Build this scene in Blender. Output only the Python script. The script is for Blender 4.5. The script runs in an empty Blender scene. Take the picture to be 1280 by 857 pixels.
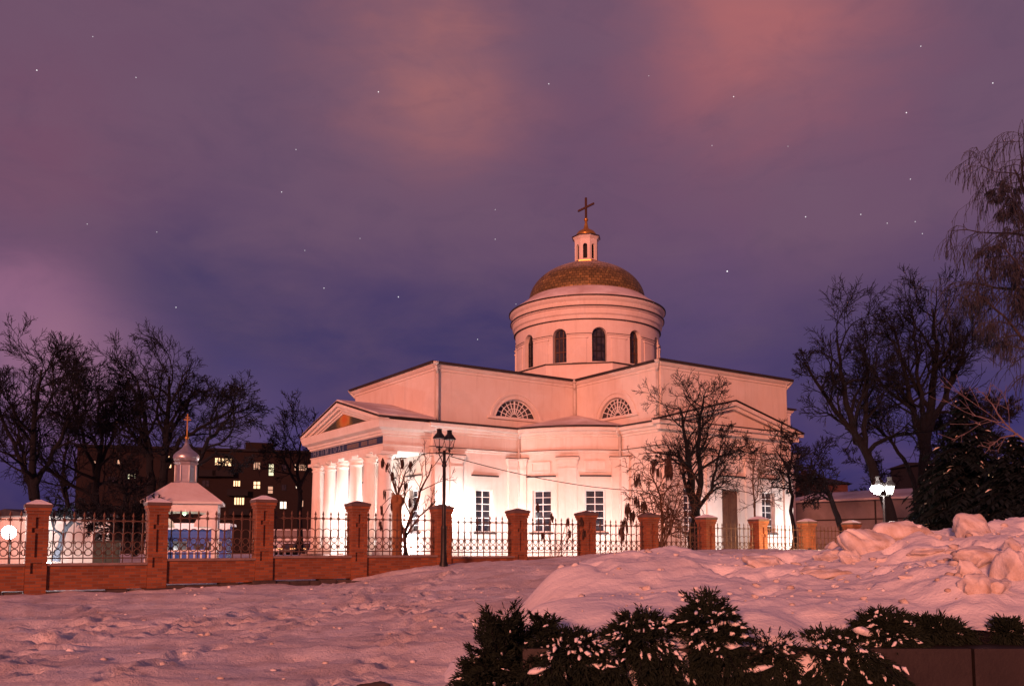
import bpy, math, random
import numpy as np
from mathutils import Vector, Matrix

C = bpy.context.scene.collection
SC = bpy.context.scene
PI = math.pi
EYE = 1.6

# ------------------------------------------------------------------ camera, sky, sun, exposure
cam = bpy.data.cameras.new('camera')
camo = bpy.data.objects.new('camera', cam); C.objects.link(camo)
PITCH = math.radians(5.0)
F = 1110.0; HOR = 682.0; CX = 640.0; CY = HOR - F * math.tan(PITCH)
camo.location = (0, 0, EYE); camo.rotation_euler = (PI / 2 + PITCH, 0, 0)
cam.sensor_width = 36; cam.lens = F / 1280 * 36
cam.shift_y = (CY - 428.5) / 1280
cam.clip_start = 0.1; cam.clip_end = 6000
SC.camera = camo

def ray(px, py):
    a = (px - CX) / F; b = (CY - py) / F
    return np.array([a, math.cos(PITCH) - math.sin(PITCH) * b, math.sin(PITCH) + math.cos(PITCH) * b])
def at(px, py, Y):
    """the point of the place that stands Y metres ahead on a line of sight"""
    r = ray(px, py); p = r * (Y / r[1]); p[2] += EYE
    return p

SUN_EL, SUN_DX, SUN_DY = math.radians(11), -0.33, -0.94
sd = np.array([SUN_DX, SUN_DY]); sd = sd / np.linalg.norm(sd) * math.cos(SUN_EL)
SUNV = Vector((sd[0], sd[1], math.sin(SUN_EL)))
sl = bpy.data.lights.new('sun', 'SUN'); so = bpy.data.objects.new('sun', sl); C.objects.link(so)
sl.energy = 3.8; sl.angle = math.radians(7.0); sl.color = (1.0, 0.32, 0.20)
so.rotation_euler = SUNV.to_track_quat('Z', 'Y').to_euler(); so.location = SUNV * 200

w = bpy.data.worlds.new("World"); SC.world = w; w.use_nodes = True
wn = w.node_tree; wn.nodes.clear()
class NT:
    """little helper to write node trees"""
    def __init__(s, tree): s.t = tree
    def n(s, kind, **kw):
        nd = s.t.nodes.new(kind)
        for k, v in kw.items(): setattr(nd, k, v)
        return nd
    def put(s, sock, v):
        if isinstance(v, bpy.types.NodeSocket): s.t.links.new(v, sock)
        elif v is not None:
            if isinstance(v, (tuple, list)) and len(v) == 3 and sock.type == 'RGBA': v = (*v, 1)
            sock.default_value = v
    def math(s, op, a, b=None, c=None, clamp=False):
        nd = s.n('ShaderNodeMath', operation=op, use_clamp=clamp)
        s.put(nd.inputs[0], a); s.put(nd.inputs[1], b)
        if c is not None: s.put(nd.inputs[2], c)
        return nd.outputs[0]
    def mix(s, fac, a, b, blend='MIX'):
        nd = s.n('ShaderNodeMix', data_type='RGBA', blend_type=blend)
        s.put(nd.inputs[0], fac); s.put(nd.inputs[6], a); s.put(nd.inputs[7], b)
        return nd.outputs[2]
    def vmath(s, op, a, b=None):
        nd = s.n('ShaderNodeVectorMath', operation=op)
        s.put(nd.inputs[0], a)
        if b is not None: s.put(nd.inputs[1], b)
        return nd
    def noise(s, vec, scale, detail=4, rough=0.55, dist=0.0):
        nd = s.n('ShaderNodeTexNoise')
        if vec is not None: s.put(nd.inputs['Vector'], vec)
        nd.inputs['Scale'].default_value = scale; nd.inputs['Detail'].default_value = detail
        nd.inputs['Roughness'].default_value = rough; nd.inputs['Distortion'].default_value = dist
        return nd.outputs['Fac']
    def ramp(s, fac, stops, interp='LINEAR'):
        nd = s.n('ShaderNodeValToRGB'); cr = nd.color_ramp; cr.interpolation = interp
        while len(cr.elements) < len(stops): cr.elements.new(0.5)
        for e, (p, c) in zip(cr.elements, stops):
            e.position = p
            c = (c, c, c) if isinstance(c, (int, float)) else c
            e.color = (*c, 1)
        s.put(nd.inputs[0], fac)
        return nd.outputs[0]
    def bump(s, h, strength=0.3, dist=0.05):
        nd = s.n('ShaderNodeBump'); nd.inputs['Strength'].default_value = strength
        nd.inputs['Distance'].default_value = dist; s.put(nd.inputs['Height'], h)
        return nd.outputs[0]

def srgb(r, g, b):
    f = lambda c: (c / 255 / 12.92) if c / 255 <= 0.04045 else ((c / 255 + 0.055) / 1.055) ** 2.4
    return (f(r), f(g), f(b))

N = NT(wn)
geo = N.n('ShaderNodeTexCoord').outputs['Generated']
dirv = N.vmath('NORMALIZE', geo).outputs[0]
sep = N.n('ShaderNodeSeparateXYZ'); N.put(sep.inputs[0], dirv)
el = sep.outputs[2]
cl = N.vmath('MULTIPLY', dirv, (1, 1, 2.2)).outputs[0]
n1 = N.noise(cl, 2.3, 6, 0.5, 0.5)
n2 = N.noise(cl, 6.0, 5, 0.55, 0.3)
elw = N.math('ADD', el, N.math('MULTIPLY', N.math('SUBTRACT', n1, 0.5), 0.16))
sky = N.ramp(elw, [(0.0, srgb(48, 42, 84)), (0.10, srgb(58, 50, 104)), (0.23, srgb(62, 55, 99)), (0.33, srgb(106, 80, 106)),
                   (0.46, srgb(108, 81, 105)), (0.60, srgb(114, 82, 104)), (1.0, srgb(92, 66, 92))])
def skydir(px, py):
    r = ray(px, py); return tuple(r / np.linalg.norm(r))
# clouds lit from below by the town: soft banks of colour, each at its own direction
for (px, py, rad, col, k) in [(545, 100, 92, srgb(176, 110, 106), 0.80), (945, 40, 118, srgb(188, 110, 106), 0.9),
                              (70, 418, 80, srgb(170, 118, 142), 1.0), (150, 425, 60, srgb(150, 106, 134), 0.8), (10, 410, 70, srgb(150, 104, 136), 0.8), (190, 350, 70, srgb(66, 60, 98), 0.6), (45, 190, 120, srgb(124, 76, 98), 0.5),
                              (305, 520, 70, srgb(100, 80, 122), 0.6), (250, 400, 110, srgb(58, 54, 98), 0.45),
                              (880, 390, 90, srgb(100, 78, 116), 0.5), (520, 410, 120, srgb(60, 53, 100), 0.5),
                              (1050, 210, 170, srgb(112, 78, 106), 0.4), (760, 200, 160, srgb(104, 74, 104), 0.4)]:
    dd = N.vmath('DISTANCE', dirv, skydir(px, py)).outputs['Value']
    dd = N.math('ADD', dd, N.math('MULTIPLY', N.math('SUBTRACT', n2, 0.5), 0.16))
    g = N.math('MULTIPLY', N.math('SMOOTHSTEP' if False else 'DIVIDE', dd, rad / F), 1.0)
    g = N.math('MULTIPLY', N.math('MULTIPLY', g, g), -1.0)
    g = N.math('MULTIPLY', N.math('EXPONENT', g), k, clamp=True)
    sky = N.mix(g, sky, col)
n3 = N.noise(cl, 11.0, 6, 0.62, 0.8)
sky = N.mix(N.math('MULTIPLY', N.math('SUBTRACT', n2, 0.40), 1.1, clamp=True), sky, srgb(120, 90, 110))
sky = N.mix(N.math('MULTIPLY', N.math('SUBTRACT', n3, 0.50), 0.7, clamp=True), sky, srgb(70, 62, 92))
stars = None
for (px, py, m) in [(473, 115, 1), (909, 339, 1.5), (686, 105, .8), (1133, 141, 1), (1241, 104, .9), (1151, 58, .7), (917, 121, .8), (220, 384, .8),
                    (46, 88, 1), (170, 97, .6), (116, 46, .5), (370, 187, .6), (352, 240, .8), (405, 360, .8), (450, 298, .5), (498, 371, 1),
                    (619, 262, .5), (619, 299, .6), (109, 280, .5), (196, 290, .5), (381, 313, .5), (1007, 271, .9), (1076, 268, .8),
                    (1144, 277, .6), (1138, 224, .7), (1109, 279, .6), (1153, 292, .6), (597, 424, .7), (890, 182, .5), (985, 183, .4), (811, 95, .4), (645, 380, .5)]:
    dd = N.vmath('DISTANCE', dirv, skydir(px, py)).outputs['Value']
    s_ = N.math('MULTIPLY', N.math('LESS_THAN', dd, 0.00052 * (0.7 + 0.4 * m)), 0.9 * m)
    stars = s_ if stars is None else N.math('ADD', stars, s_)
sky = N.mix(1.0, sky, stars, 'ADD')
# the Nishita sky of a sun far below the horizon adds next to nothing; kept as the faint night air glow
nis = N.n('ShaderNodeTexSky', sky_type='NISHITA'); nis.sun_disc = False
nis.sun_elevation = math.radians(-3); nis.sun_rotation = math.atan2(SUN_DX, SUN_DY)
sky = N.mix(1.0, sky, N.mix(1.0, nis.outputs[0], (0.02, 0.02, 0.02), 'MULTIPLY'), 'ADD')
bg = N.n('ShaderNodeBackground'); N.put(bg.inputs[0], sky); bg.inputs[1].default_value = 1.0
wo = N.n('ShaderNodeOutputWorld'); wn.links.new(bg.outputs[0], wo.inputs[0])

SC.render.engine = 'CYCLES'
SC.view_settings.view_transform = 'Standard'; SC.view_settings.look = 'None'
SC.view_settings.exposure = 0.0; SC.view_settings.gamma = 1.0; SC.view_settings.use_curve_mapping = False
SC.cycles.max_bounces = 6; SC.cycles.diffuse_bounces = 3; SC.cycles.glossy_bounces = 3
SC.cycles.transparent_max_bounces = 16; SC.cycles.transmission_bounces = 6
SC.cycles.sample_clamp_indirect = 6.0
SC.cycles.use_denoising = True

# ------------------------------------------------------------------ materials
MATS = {}
def material(name, base, rough=0.8, metal=0.0, var=None, vscale=2.0, bump=0.0, bscale=8.0, bdist=0.02, spec=0.3, emit=None, estr=0.0, custom=None):
    m = bpy.data.materials.new(name); m.use_nodes = True
    T = NT(m.node_tree); b = m.node_tree.nodes['Principled BSDF']
    b.inputs['Roughness'].default_value = rough; b.inputs['Metallic'].default_value = metal
    b.inputs['Specular IOR Level'].default_value = spec
    co = T.n('ShaderNodeTexCoord').outputs['Object']
    if custom: custom(T, b, co)
    else:
        col = base
        if var is not None:
            f = T.noise(co, vscale, 6, 0.6, 0.4)
            f = T.ramp(f, [(0.3, 0.0), (0.7, 1.0)])
            col = T.mix(f, base, var)
        T.put(b.inputs['Base Color'], col)
        if bump: T.put(b.inputs['Normal'], T.bump(T.noise(co, bscale, 6, 0.65), bump, bdist))
    if emit is not None:
        b.inputs['Emission Color'].default_value = (*emit, 1); b.inputs['Emission Strength'].default_value = estr
    MATS[name] = m
    return m

def uvsock(T): 
    return T.n('ShaderNodeUVMap', uv_map='UVMap').outputs[0]

def plaster(T, b, co):
    f = T.noise(co, 0.7, 7, 0.62, 0.6)
    col = T.mix(T.ramp(f, [(0.35, 0), (0.68, 1)]), (0.74, 0.66, 0.60), (0.68, 0.57, 0.49))
    # rain streaks running down the render
    st = T.vmath('MULTIPLY', co, (2.6, 2.6, 0.16)).outputs[0]
    s = T.noise(st, 1.6, 6, 0.65, 0.2)
    col = T.mix(T.math('MULTIPLY', T.ramp(s, [(0.52, 0), (0.72, 1)]), 0.35), col, (0.50, 0.40, 0.33))
    g = T.noise(co, 14.0, 4, 0.7)
    pt = T.noise(co, 0.28, 8, 0.7, 1.2)
    col = T.mix(T.math('MULTIPLY', T.ramp(pt, [(0.54, 0), (0.60, 1)]), 0.30), col, (0.60, 0.55, 0.51))
    sz = T.n('ShaderNodeSeparateXYZ'); T.put(sz.inputs[0], co)
    damp = T.math('ADD', sz.outputs[2], T.math('MULTIPLY', T.noise(co, 1.1, 6, 0.7, 0.5), -2.6))
    col = T.mix(T.math('MULTIPLY', T.ramp(T.math('MULTIPLY', damp, 0.5), [(0.0, 1), (0.35, 0)]), 0.35), col, (0.42, 0.36, 0.31))
    T.put(b.inputs['Base Color'], col)
    T.put(b.inputs['Normal'], T.bump(T.math('ADD', g, T.math('MULTIPLY', f, 2.0)), 0.14, 0.02))
material('plaster', None, 0.9, spec=0.15, custom=plaster)

def snow(T, b, co):
    f = T.noise(co, 1.1, 6, 0.6, 0.3)
    col = T.mix(f, (0.80, 0.78, 0.79), (0.86, 0.85, 0.86))
    d = T.noise(co, 0.55, 7, 0.7, 0.6)
    col = T.mix(T.math('MULTIPLY', T.ramp(d, [(0.50, 0), (0.68, 1)]), 0.30), col, (0.50, 0.40, 0.36))
    gr = T.noise(co, 30.0, 3, 0.7)
    m = T.noise(co, 6.0, 5, 0.6, 0.4)
    T.put(b.inputs['Base Color'], col)
    T.put(b.inputs['Normal'], T.bump(T.math('ADD', T.math('MULTIPLY', gr, 0.3), m), 0.5, 0.05))
material('snow', None, 0.75, spec=0.25, custom=snow)
def snow_trodden(T, b, co):
    f = T.noise(co, 0.8, 7, 0.65, 0.5)
    col = T.mix(T.ramp(f, [(0.36, 0), (0.64, 1)]), (0.82, 0.79, 0.80), (0.60, 0.53, 0.52))
    d = T.noise(co, 3.2, 7, 0.72, 0.8)
    col = T.mix(T.math('MULTIPLY', T.ramp(d, [(0.54, 0), (0.66, 1)]), 0.45), col, (0.36, 0.28, 0.26))
    T.put(b.inputs['Base Color'], col)
    T.put(b.inputs['Normal'], T.bump(T.math('ADD', T.math('MULTIPLY', T.noise(co, 26.0, 4, 0.75), 0.5), T.noise(co, 5.0, 6, 0.7, 0.4)), 0.8, 0.06))
material('snow_trodden', None, 0.8, spec=0.2, custom=snow_trodden)
def snow_dirty(T, b, co):
    f = T.noise(co, 2.4, 6, 0.65, 0.5)
    col = T.mix(T.ramp(f, [(0.38, 0), (0.62, 1)]), (0.80, 0.77, 0.76), (0.46, 0.36, 0.29))
    T.put(b.inputs['Base Color'], col)
    T.put(b.inputs['Normal'], T.bump(T.noise(co, 9.0, 5, 0.65), 0.5, 0.05))
material('snow_dirty', None, 0.8, spec=0.2, custom=snow_dirty)
def roof_snow(T, b, co):
    f = T.noise(co, 0.5, 6, 0.6, 0.5)
    col = T.mix(T.ramp(f, [(0.3, 0), (0.62, 1)]), (0.74, 0.70, 0.71), (0.50, 0.40, 0.38))
    T.put(b.inputs['Base Color'], col)
    T.put(b.inputs['Normal'], T.bump(T.noise(co, 3.0, 5, 0.6), 0.4, 0.06))
material('roof_snow', None, 0.8, spec=0.2, custom=roof_snow)

def brick(c1, c2, mortar, wmul=1.0, snowy=False):
    def fn(T, b, co):
        uv = uvsock(T)
        br = T.n('ShaderNodeTexBrick'); T.put(br.inputs['Vector'], uv)
        br.inputs['Scale'].default_value = 1.0 / wmul
        br.inputs['Brick Width'].default_value = 0.25; br.inputs['Row Height'].default_value = 0.075
        br.inputs['Mortar Size'].default_value = 0.008; br.inputs['Mortar Smooth'].default_value = 0.2
        br.inputs['Color1'].default_value = (*c1, 1); br.inputs['Color2'].default_value = (*c2, 1); br.inputs['Mortar'].default_value = (*mortar, 1)
        f = T.noise(co, 3.0, 6, 0.65, 0.5)
        col = T.mix(T.math('MULTIPLY', f, 0.55), br.outputs['Color'], tuple(c * 0.45 for c in c1))
        T.put(b.inputs['Base Color'], col)
        h = T.math('SUBTRACT', T.math('MULTIPLY', f, 0.4), br.outputs['Fac'])
        T.put(b.inputs['Normal'], T.bump(h, 0.5, 0.015))
    return fn
material('brick', None, 0.85, custom=brick((0.36, 0.115, 0.045), (0.17, 0.055, 0.028), (0.20, 0.13, 0.10)))
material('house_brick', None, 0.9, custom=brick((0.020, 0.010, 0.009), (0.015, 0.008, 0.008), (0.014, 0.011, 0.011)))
material('coping', (0.30, 0.22, 0.20), 0.85, var=(0.20, 0.13, 0.11), vscale=3, bump=0.3)
material('tin_cap', (0.14, 0.09, 0.08), 0.6, var=(0.09, 0.06, 0.055), vscale=5, bump=0.2)
material('plinth_stone', (0.10, 0.07, 0.06), 0.9, var=(0.04, 0.03, 0.03), vscale=4, bump=0.5)
material('granite', (0.034, 0.026, 0.024), 0.55, var=(0.016, 0.012, 0.012), vscale=1.3, bump=0.35, bscale=14)
material('iron', (0.17, 0.10, 0.07), 0.6, metal=0.3, var=(0.09, 0.05, 0.04), vscale=6)
material('black_iron', (0.015, 0.014, 0.015), 0.45, metal=0.3, var=(0.03, 0.026, 0.025), vscale=9)
material('tin_edge', (0.055, 0.04, 0.038), 0.6, metal=0.2, var=(0.03, 0.024, 0.024), vscale=3)
material('white_paint', (0.78, 0.76, 0.74), 0.5, var=(0.66, 0.64, 0.62), vscale=3, bump=0.1)
material('pipe', (0.62, 0.57, 0.53), 0.5, var=(0.5, 0.45, 0.4), vscale=3)
material('glass_dark', (0.010, 0.012, 0.020), 0.08, spec=0.6, var=(0.055, 0.05, 0.055), vscale=2.6)
material('door_wood', (0.13, 0.055, 0.03), 0.6, var=(0.08, 0.03, 0.02), vscale=4, bump=0.2)
material('frieze_blue', (0.022, 0.035, 0.085), 0.6, var=(0.03, 0.045, 0.10), vscale=2)
material('letter', (0.25, 0.28, 0.33), 0.6, var=(0.2, 0.2, 0.24), vscale=4)
material('letter_brown', (0.17, 0.13, 0.12), 0.6, var=(0.11, 0.09, 0.09), vscale=4)
material('gilt', (0.55, 0.30, 0.07), 0.35, metal=0.7, var=(0.42, 0.2, 0.05), vscale=3)
material('bronze', (0.16, 0.075, 0.045), 0.5, metal=0.5, var=(0.1, 0.05, 0.03), vscale=4)
material('silver', (0.55, 0.52, 0.53), 0.35, metal=0.75, var=(0.38, 0.36, 0.38), vscale=4)
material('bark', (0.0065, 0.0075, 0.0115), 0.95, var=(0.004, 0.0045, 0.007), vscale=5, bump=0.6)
material('bark_brown', (0.11, 0.06, 0.035), 0.95, var=(0.055, 0.03, 0.02), vscale=5, bump=0.6)
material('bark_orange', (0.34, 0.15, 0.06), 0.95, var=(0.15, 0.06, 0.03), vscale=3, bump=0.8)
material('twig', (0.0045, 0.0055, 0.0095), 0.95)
material('birch_twig', (0.045, 0.045, 0.058), 0.95)
material('birch_bark', (0.06, 0.05, 0.055), 0.9, var=(0.02, 0.016, 0.02), vscale=4, bump=0.4)
material('pale_bark', (0.20, 0.16, 0.17), 0.9, var=(0.10, 0.07, 0.07), vscale=6)
material('seed', (0.075, 0.04, 0.03), 0.95, var=(0.04, 0.025, 0.02), vscale=9)
material('juniper', (0.009, 0.016, 0.012), 0.85, var=(0.020, 0.028, 0.018), vscale=9, spec=0.1)
material('fir', (0.006, 0.011, 0.013), 0.85, var=(0.016, 0.026, 0.032), vscale=2, spec=0.1)
material('panel_wall', (0.27, 0.23, 0.24), 0.9, var=(0.19, 0.16, 0.16), vscale=0.9, bump=0.2)
material('green_metal', (0.06, 0.09, 0.075), 0.6, var=(0.04, 0.06, 0.05), vscale=2)
material('blue_paint', (0.018, 0.04, 0.20), 0.5, var=(0.02, 0.05, 0.25), vscale=3)
material('dark_room', (0.02, 0.017, 0.016), 0.9)
material('house_red', (0.10, 0.04, 0.035), 0.9, var=(0.07, 0.03, 0.028), vscale=0.8)
material('house_dark', (0.014, 0.012, 0.015), 0.9, var=(0.010, 0.009, 0.011), vscale=0.6)
material('car_paint', (0.05, 0.05, 0.06), 0.3, spec=0.5)
material('car_white', (0.6, 0.58, 0.58), 0.3, spec=0.5)
material('rubber', (0.015, 0.015, 0.015), 0.9)
material('lit_warm', (0.8, 0.7, 0.5), 0.8, emit=(1.0, 0.72, 0.38), estr=1.5)
material('lit_white', (0.8, 0.8, 0.7), 0.8, emit=(1.0, 0.92, 0.72), estr=1.6)
material('lit_green', (0.7, 0.8, 0.6), 0.8, emit=(0.62, 0.95, 0.62), estr=0.9)
material('lit_dim', (0.6, 0.6, 0.5), 0.8, emit=(0.75, 0.85, 0.55), estr=0.22)
material('lamp_white', (1, 1, 1), 0.5, emit=(1.0, 0.97, 0.94), estr=45.0)
material('tail_lamp', (0.9, 0.5, 0.2), 0.4, emit=(1.0, 0.5, 0.2), estr=1.5)

def clear_glass(T, b, co):
    m = b.id_data; nt = m
    tr = nt.nodes.new('ShaderNodeBsdfTransparent'); gl = nt.nodes.new('ShaderNodeBsdfGlossy'); mx = nt.nodes.new('ShaderNodeMixShader')
    gl.inputs['Roughness'].default_value = 0.1; mx.inputs[0].default_value = 0.12
    nt.links.new(tr.outputs[0], mx.inputs[1]); nt.links.new(gl.outputs[0], mx.inputs[2])
    out = [n for n in nt.nodes if n.type == 'OUTPUT_MATERIAL'][0]
    nt.links.new(mx.outputs[0], out.inputs[0])
material('clear_glass', None, custom=clear_glass)

def dome_tiles(T, b, co):
    # small lozenge sheets of gilded tin in courses round the dome
    sx = T.n('ShaderNodeSeparateXYZ'); T.put(sx.inputs[0], co)
    an = T.math('MULTIPLY', T.math('ARCTAN2', sx.outputs[1], sx.outputs[0]), 84 / (2 * PI)); zz = T.math('MULTIPLY', sx.outputs[2], 4.6)
    cv = T.n('ShaderNodeCombineXYZ'); T.put(cv.inputs[0], an); T.put(cv.inputs[1], zz)
    br = T.n('ShaderNodeTexBrick'); T.put(br.inputs['Vector'], cv.outputs[0]); br.inputs['Scale'].default_value = 1.0
    br.inputs['Brick Width'].default_value = 1.0; br.inputs['Row Height'].default_value = 1.0; br.inputs['Mortar Size'].default_value = 0.06
    br.inputs['Color1'].default_value = (0.34, 0.21, 0.075, 1); br.inputs['Color2'].default_value = (0.17, 0.11, 0.045, 1); br.inputs['Mortar'].default_value = (0.05, 0.03, 0.012, 1)
    f = T.noise(co, 0.9, 6, 0.65, 0.5)
    gold = T.mix(T.math('MULTIPLY', T.ramp(f, [(0.42, 0), (0.62, 1)]), 0.6), br.outputs['Color'], (0.07, 0.055, 0.022))
    g = T.n('ShaderNodeNewGeometry'); sn_ = T.n('ShaderNodeSeparateXYZ'); T.put(sn_.inputs[0], g.outputs['True Normal'])
    nz = T.math('ADD', sn_.outputs[2], T.math('MULTIPLY', T.math('SUBTRACT', T.noise(co, 2.2, 6, 0.72, 0.4), 0.5), 0.55))
    nz = T.math('SUBTRACT', nz, T.math('MULTIPLY', br.outputs['Fac'], 0.05))
    sn = T.ramp(nz, [(0.68, 0), (0.95, 0.7)])
    T.put(b.inputs['Base Color'], T.mix(sn, gold, (0.58, 0.47, 0.42)))
    T.put(b.inputs['Metallic'], T.math('MULTIPLY', T.math('SUBTRACT', 1.0, sn), 0.35))
    T.put(b.inputs['Normal'], T.bump(T.math('SUBTRACT', T.math('MULTIPLY', f, 0.4), br.outputs['Fac']), 0.6, 0.06))
material('dome_tiles', None, 0.5, custom=dome_tiles)

def icon_paint(T, b, co):
    # a dark painted board with a glowing gilt figure-shaped patch in the middle (no recognisable picture)
    sx = T.n('ShaderNodeSeparateXYZ'); T.put(sx.inputs[0], co)
    y = T.math('MULTIPLY', sx.outputs[1], 0.75); z = T.math('SUBTRACT', sx.outputs[2], 8.85); z = T.math('MULTIPLY', z, 0.9)
    r = T.math('SQRT', T.math('ADD', T.math('MULTIPLY', y, y), T.math('MULTIPLY', z, z)))
    r = T.math('ADD', r, T.math('MULTIPLY', T.math('SUBTRACT', T.noise(co, 3.0, 5, 0.7, 0.8), 0.5), 0.9))
    T.put(b.inputs['Base Color'], T.ramp(r, [(0.12, (0.45, 0.12, 0.03)), (0.45, (0.42, 0.20, 0.06)), (0.75, (0.14, 0.10, 0.04)), (1.0, (0.05, 0.05, 0.04))]))
material('icon_paint', None, 0.7, custom=icon_paint)

# ------------------------------------------------------------------ mesh collecting
class MB:
    def __init__(s): s.v = []; s.f = []; s.n = 0; s.smooth = []
    def add(s, verts, faces, smooth=False):
        o = s.n
        s.v.extend([tuple(map(float, p)) for p in verts]); s.n += len(verts)
        s.f.extend([tuple(i + o for i in f) for f in faces]); s.smooth.extend([smooth] * len(faces))
        return s
    def box(s, x0, x1, y0, y1, z0, z1):
        return s.add([(x0, y0, z0), (x1, y0, z0), (x1, y1, z0), (x0, y1, z0), (x0, y0, z1), (x1, y0, z1), (x1, y1, z1), (x0, y1, z1)],
                     [(3, 2, 1, 0), (4, 5, 6, 7), (0, 1, 5, 4), (1, 2, 6, 5), (2, 3, 7, 6), (3, 0, 4, 7)])
    def frustum(s, cx, cy, z0, z1, a0, b0, a1, b1):
        v = [(cx + sx * a, cy + sy * b, z) for (a, b, z) in ((a0, b0, z0), (a1, b1, z1)) for sx, sy in ((-1, -1), (1, -1), (1, 1), (-1, 1))]
        return s.add(v, [(3, 2, 1, 0), (4, 5, 6, 7), (0, 1, 5, 4), (1, 2, 6, 5), (2, 3, 7, 6), (3, 0, 4, 7)])
    def tube(s, pts, rad, n=6, cap=True, smooth=True):
        pts = [np.asarray(p, float) for p in pts]
        if not hasattr(rad, '__len__'): rad = [rad] * len(pts)
        V = []; k = len(pts); prev = None
        for i in range(k):
            d = pts[min(i + 1, k - 1)] - pts[max(i - 1, 0)]
            L = np.linalg.norm(d); d = d / L if L > 1e-9 else np.array([0, 0, 1.])
            if prev is None:
                a = np.array([1., 0, 0]) if abs(d[0]) < 0.8 else np.array([0, 1., 0])
            else: a = prev
            a = a - d * (a @ d); a /= (np.linalg.norm(a) + 1e-12); prev = a
            b = np.cross(d, a)
            for j in range(n):
                t = 2 * PI * j / n
                V.append(pts[i] + (a * math.cos(t) + b * math.sin(t)) * rad[i])
        Fs = [(i * n + j, i * n + (j + 1) % n, (i + 1) * n + (j + 1) % n, (i + 1) * n + j) for i in range(k - 1) for j in range(n)]
        if cap: Fs += [tuple(range(n - 1, -1, -1)), tuple((k - 1) * n + j for j in range(n))]
        return s.add(V, Fs, smooth)
    def lathe(s, prof, n=32, cx=0, cy=0, a0=0.0, smooth=True):
        V = [(cx + r * math.cos(a0 + 2 * PI * j / n), cy + r * math.sin(a0 + 2 * PI * j / n), z) for r, z in prof for j in range(n)]
        k = len(prof)
        Fs = [(i * n + j, i * n + (j + 1) % n, (i + 1) * n + (j + 1) % n, (i + 1) * n + j) for i in range(k - 1) for j in range(n)]
        if prof[0][0] > 1e-6: Fs.append(tuple(range(n - 1, -1, -1)))
        if prof[-1][0] > 1e-6: Fs.append(tuple((k - 1) * n + j for j in range(n)))
        return s.add(V, Fs, smooth)
    def mbox(s, pos, s0, s1, z0, z1, d0, d1, nseg=1):
        """box in wall coordinates: s along the wall, z up, d outwards"""
        for i in range(nseg):
            a = s0 + (s1 - s0) * i / nseg; b = s0 + (s1 - s0) * (i + 1) / nseg
            v = [pos(a, z0, d0), pos(b, z0, d0), pos(b, z0, d1), pos(a, z0, d1), pos(a, z1, d0), pos(b, z1, d0), pos(b, z1, d1), pos(a, z1, d1)]
            f = [(3, 2, 1, 0), (4, 5, 6, 7), (0, 1, 5, 4), (2, 3, 7, 6)]
            if i == 0: f.append((3, 0, 4, 7))
            if i == nseg - 1: f.append((1, 2, 6, 5))
            s.add(v, f)
        return s
    def poly(s, pts): return s.add(pts, [tuple(range(len(pts)))])
    def prism(s, poly, fn, d0, d1):
        """polygon (a,b) mapped by fn(a,b,d), extruded d0..d1"""
        k = len(poly)
        v = [fn(a, b, d0) for a, b in poly] + [fn(a, b, d1) for a, b in poly]
        return s.add(v, [tuple(range(k - 1, -1, -1)), tuple(range(k, 2 * k))] + [(i, (i + 1) % k, k + (i + 1) % k, k + i) for i in range(k)])
    def wall(s, pos, S, z0, z1, holes=(), reveal=0.25, step=None):
        """wall sheet with openings; a hole = (s0, s1, zbottom, top) with top a number or a function of s; reveals go inwards"""
        cuts = {0.0, S}
        for h in holes:
            cuts |= {h[0], h[1]}
            if callable(h[3]): cuts |= {h[0] + (h[1] - h[0]) * i / 14 for i in range(15)}
        if step: cuts |= {S * i / max(1, int(S / step)) for i in range(int(S / step) + 1)}
        cuts = sorted(cuts); c2 = [cuts[0]]
        for c in cuts[1:]:
            if c - c2[-1] > 1e-5: c2.append(c)
        q = lambda *p: s.add(p, [(0, 1, 2, 3)])
        for a, b in zip(c2[:-1], c2[1:]):
            m = (a + b) / 2; h = next((h for h in holes if h[0] < m < h[1]), None)
            if h is None:
                q(pos(a, z0, 0), pos(b, z0, 0), pos(b, z1, 0), pos(a, z1, 0)); continue
            ta, tb = (h[3](a), h[3](b)) if callable(h[3]) else (h[3], h[3])
            zb = h[2]
            if zb > z0 + 1e-6: q(pos(a, z0, 0), pos(b, z0, 0), pos(b, zb, 0), pos(a, zb, 0))
            q(pos(a, ta, 0), pos(b, tb, 0), pos(b, z1, 0), pos(a, z1, 0))
            q(pos(a, zb, 0), pos(b, zb, 0), pos(b, zb, -reveal), pos(a, zb, -reveal))
            q(pos(a, ta, 0), pos(a, ta, -reveal), pos(b, tb, -reveal), pos(b, tb, 0))
        for h in holes:
            for e in (h[0], h[1]):
                t = h[3](e) if callable(h[3]) else h[3]
                if t - h[2] > 1e-3: q(pos(e, h[2], 0), pos(e, h[2], -reveal), pos(e, t, -reveal), pos(e, t, 0))
        return s
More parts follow.
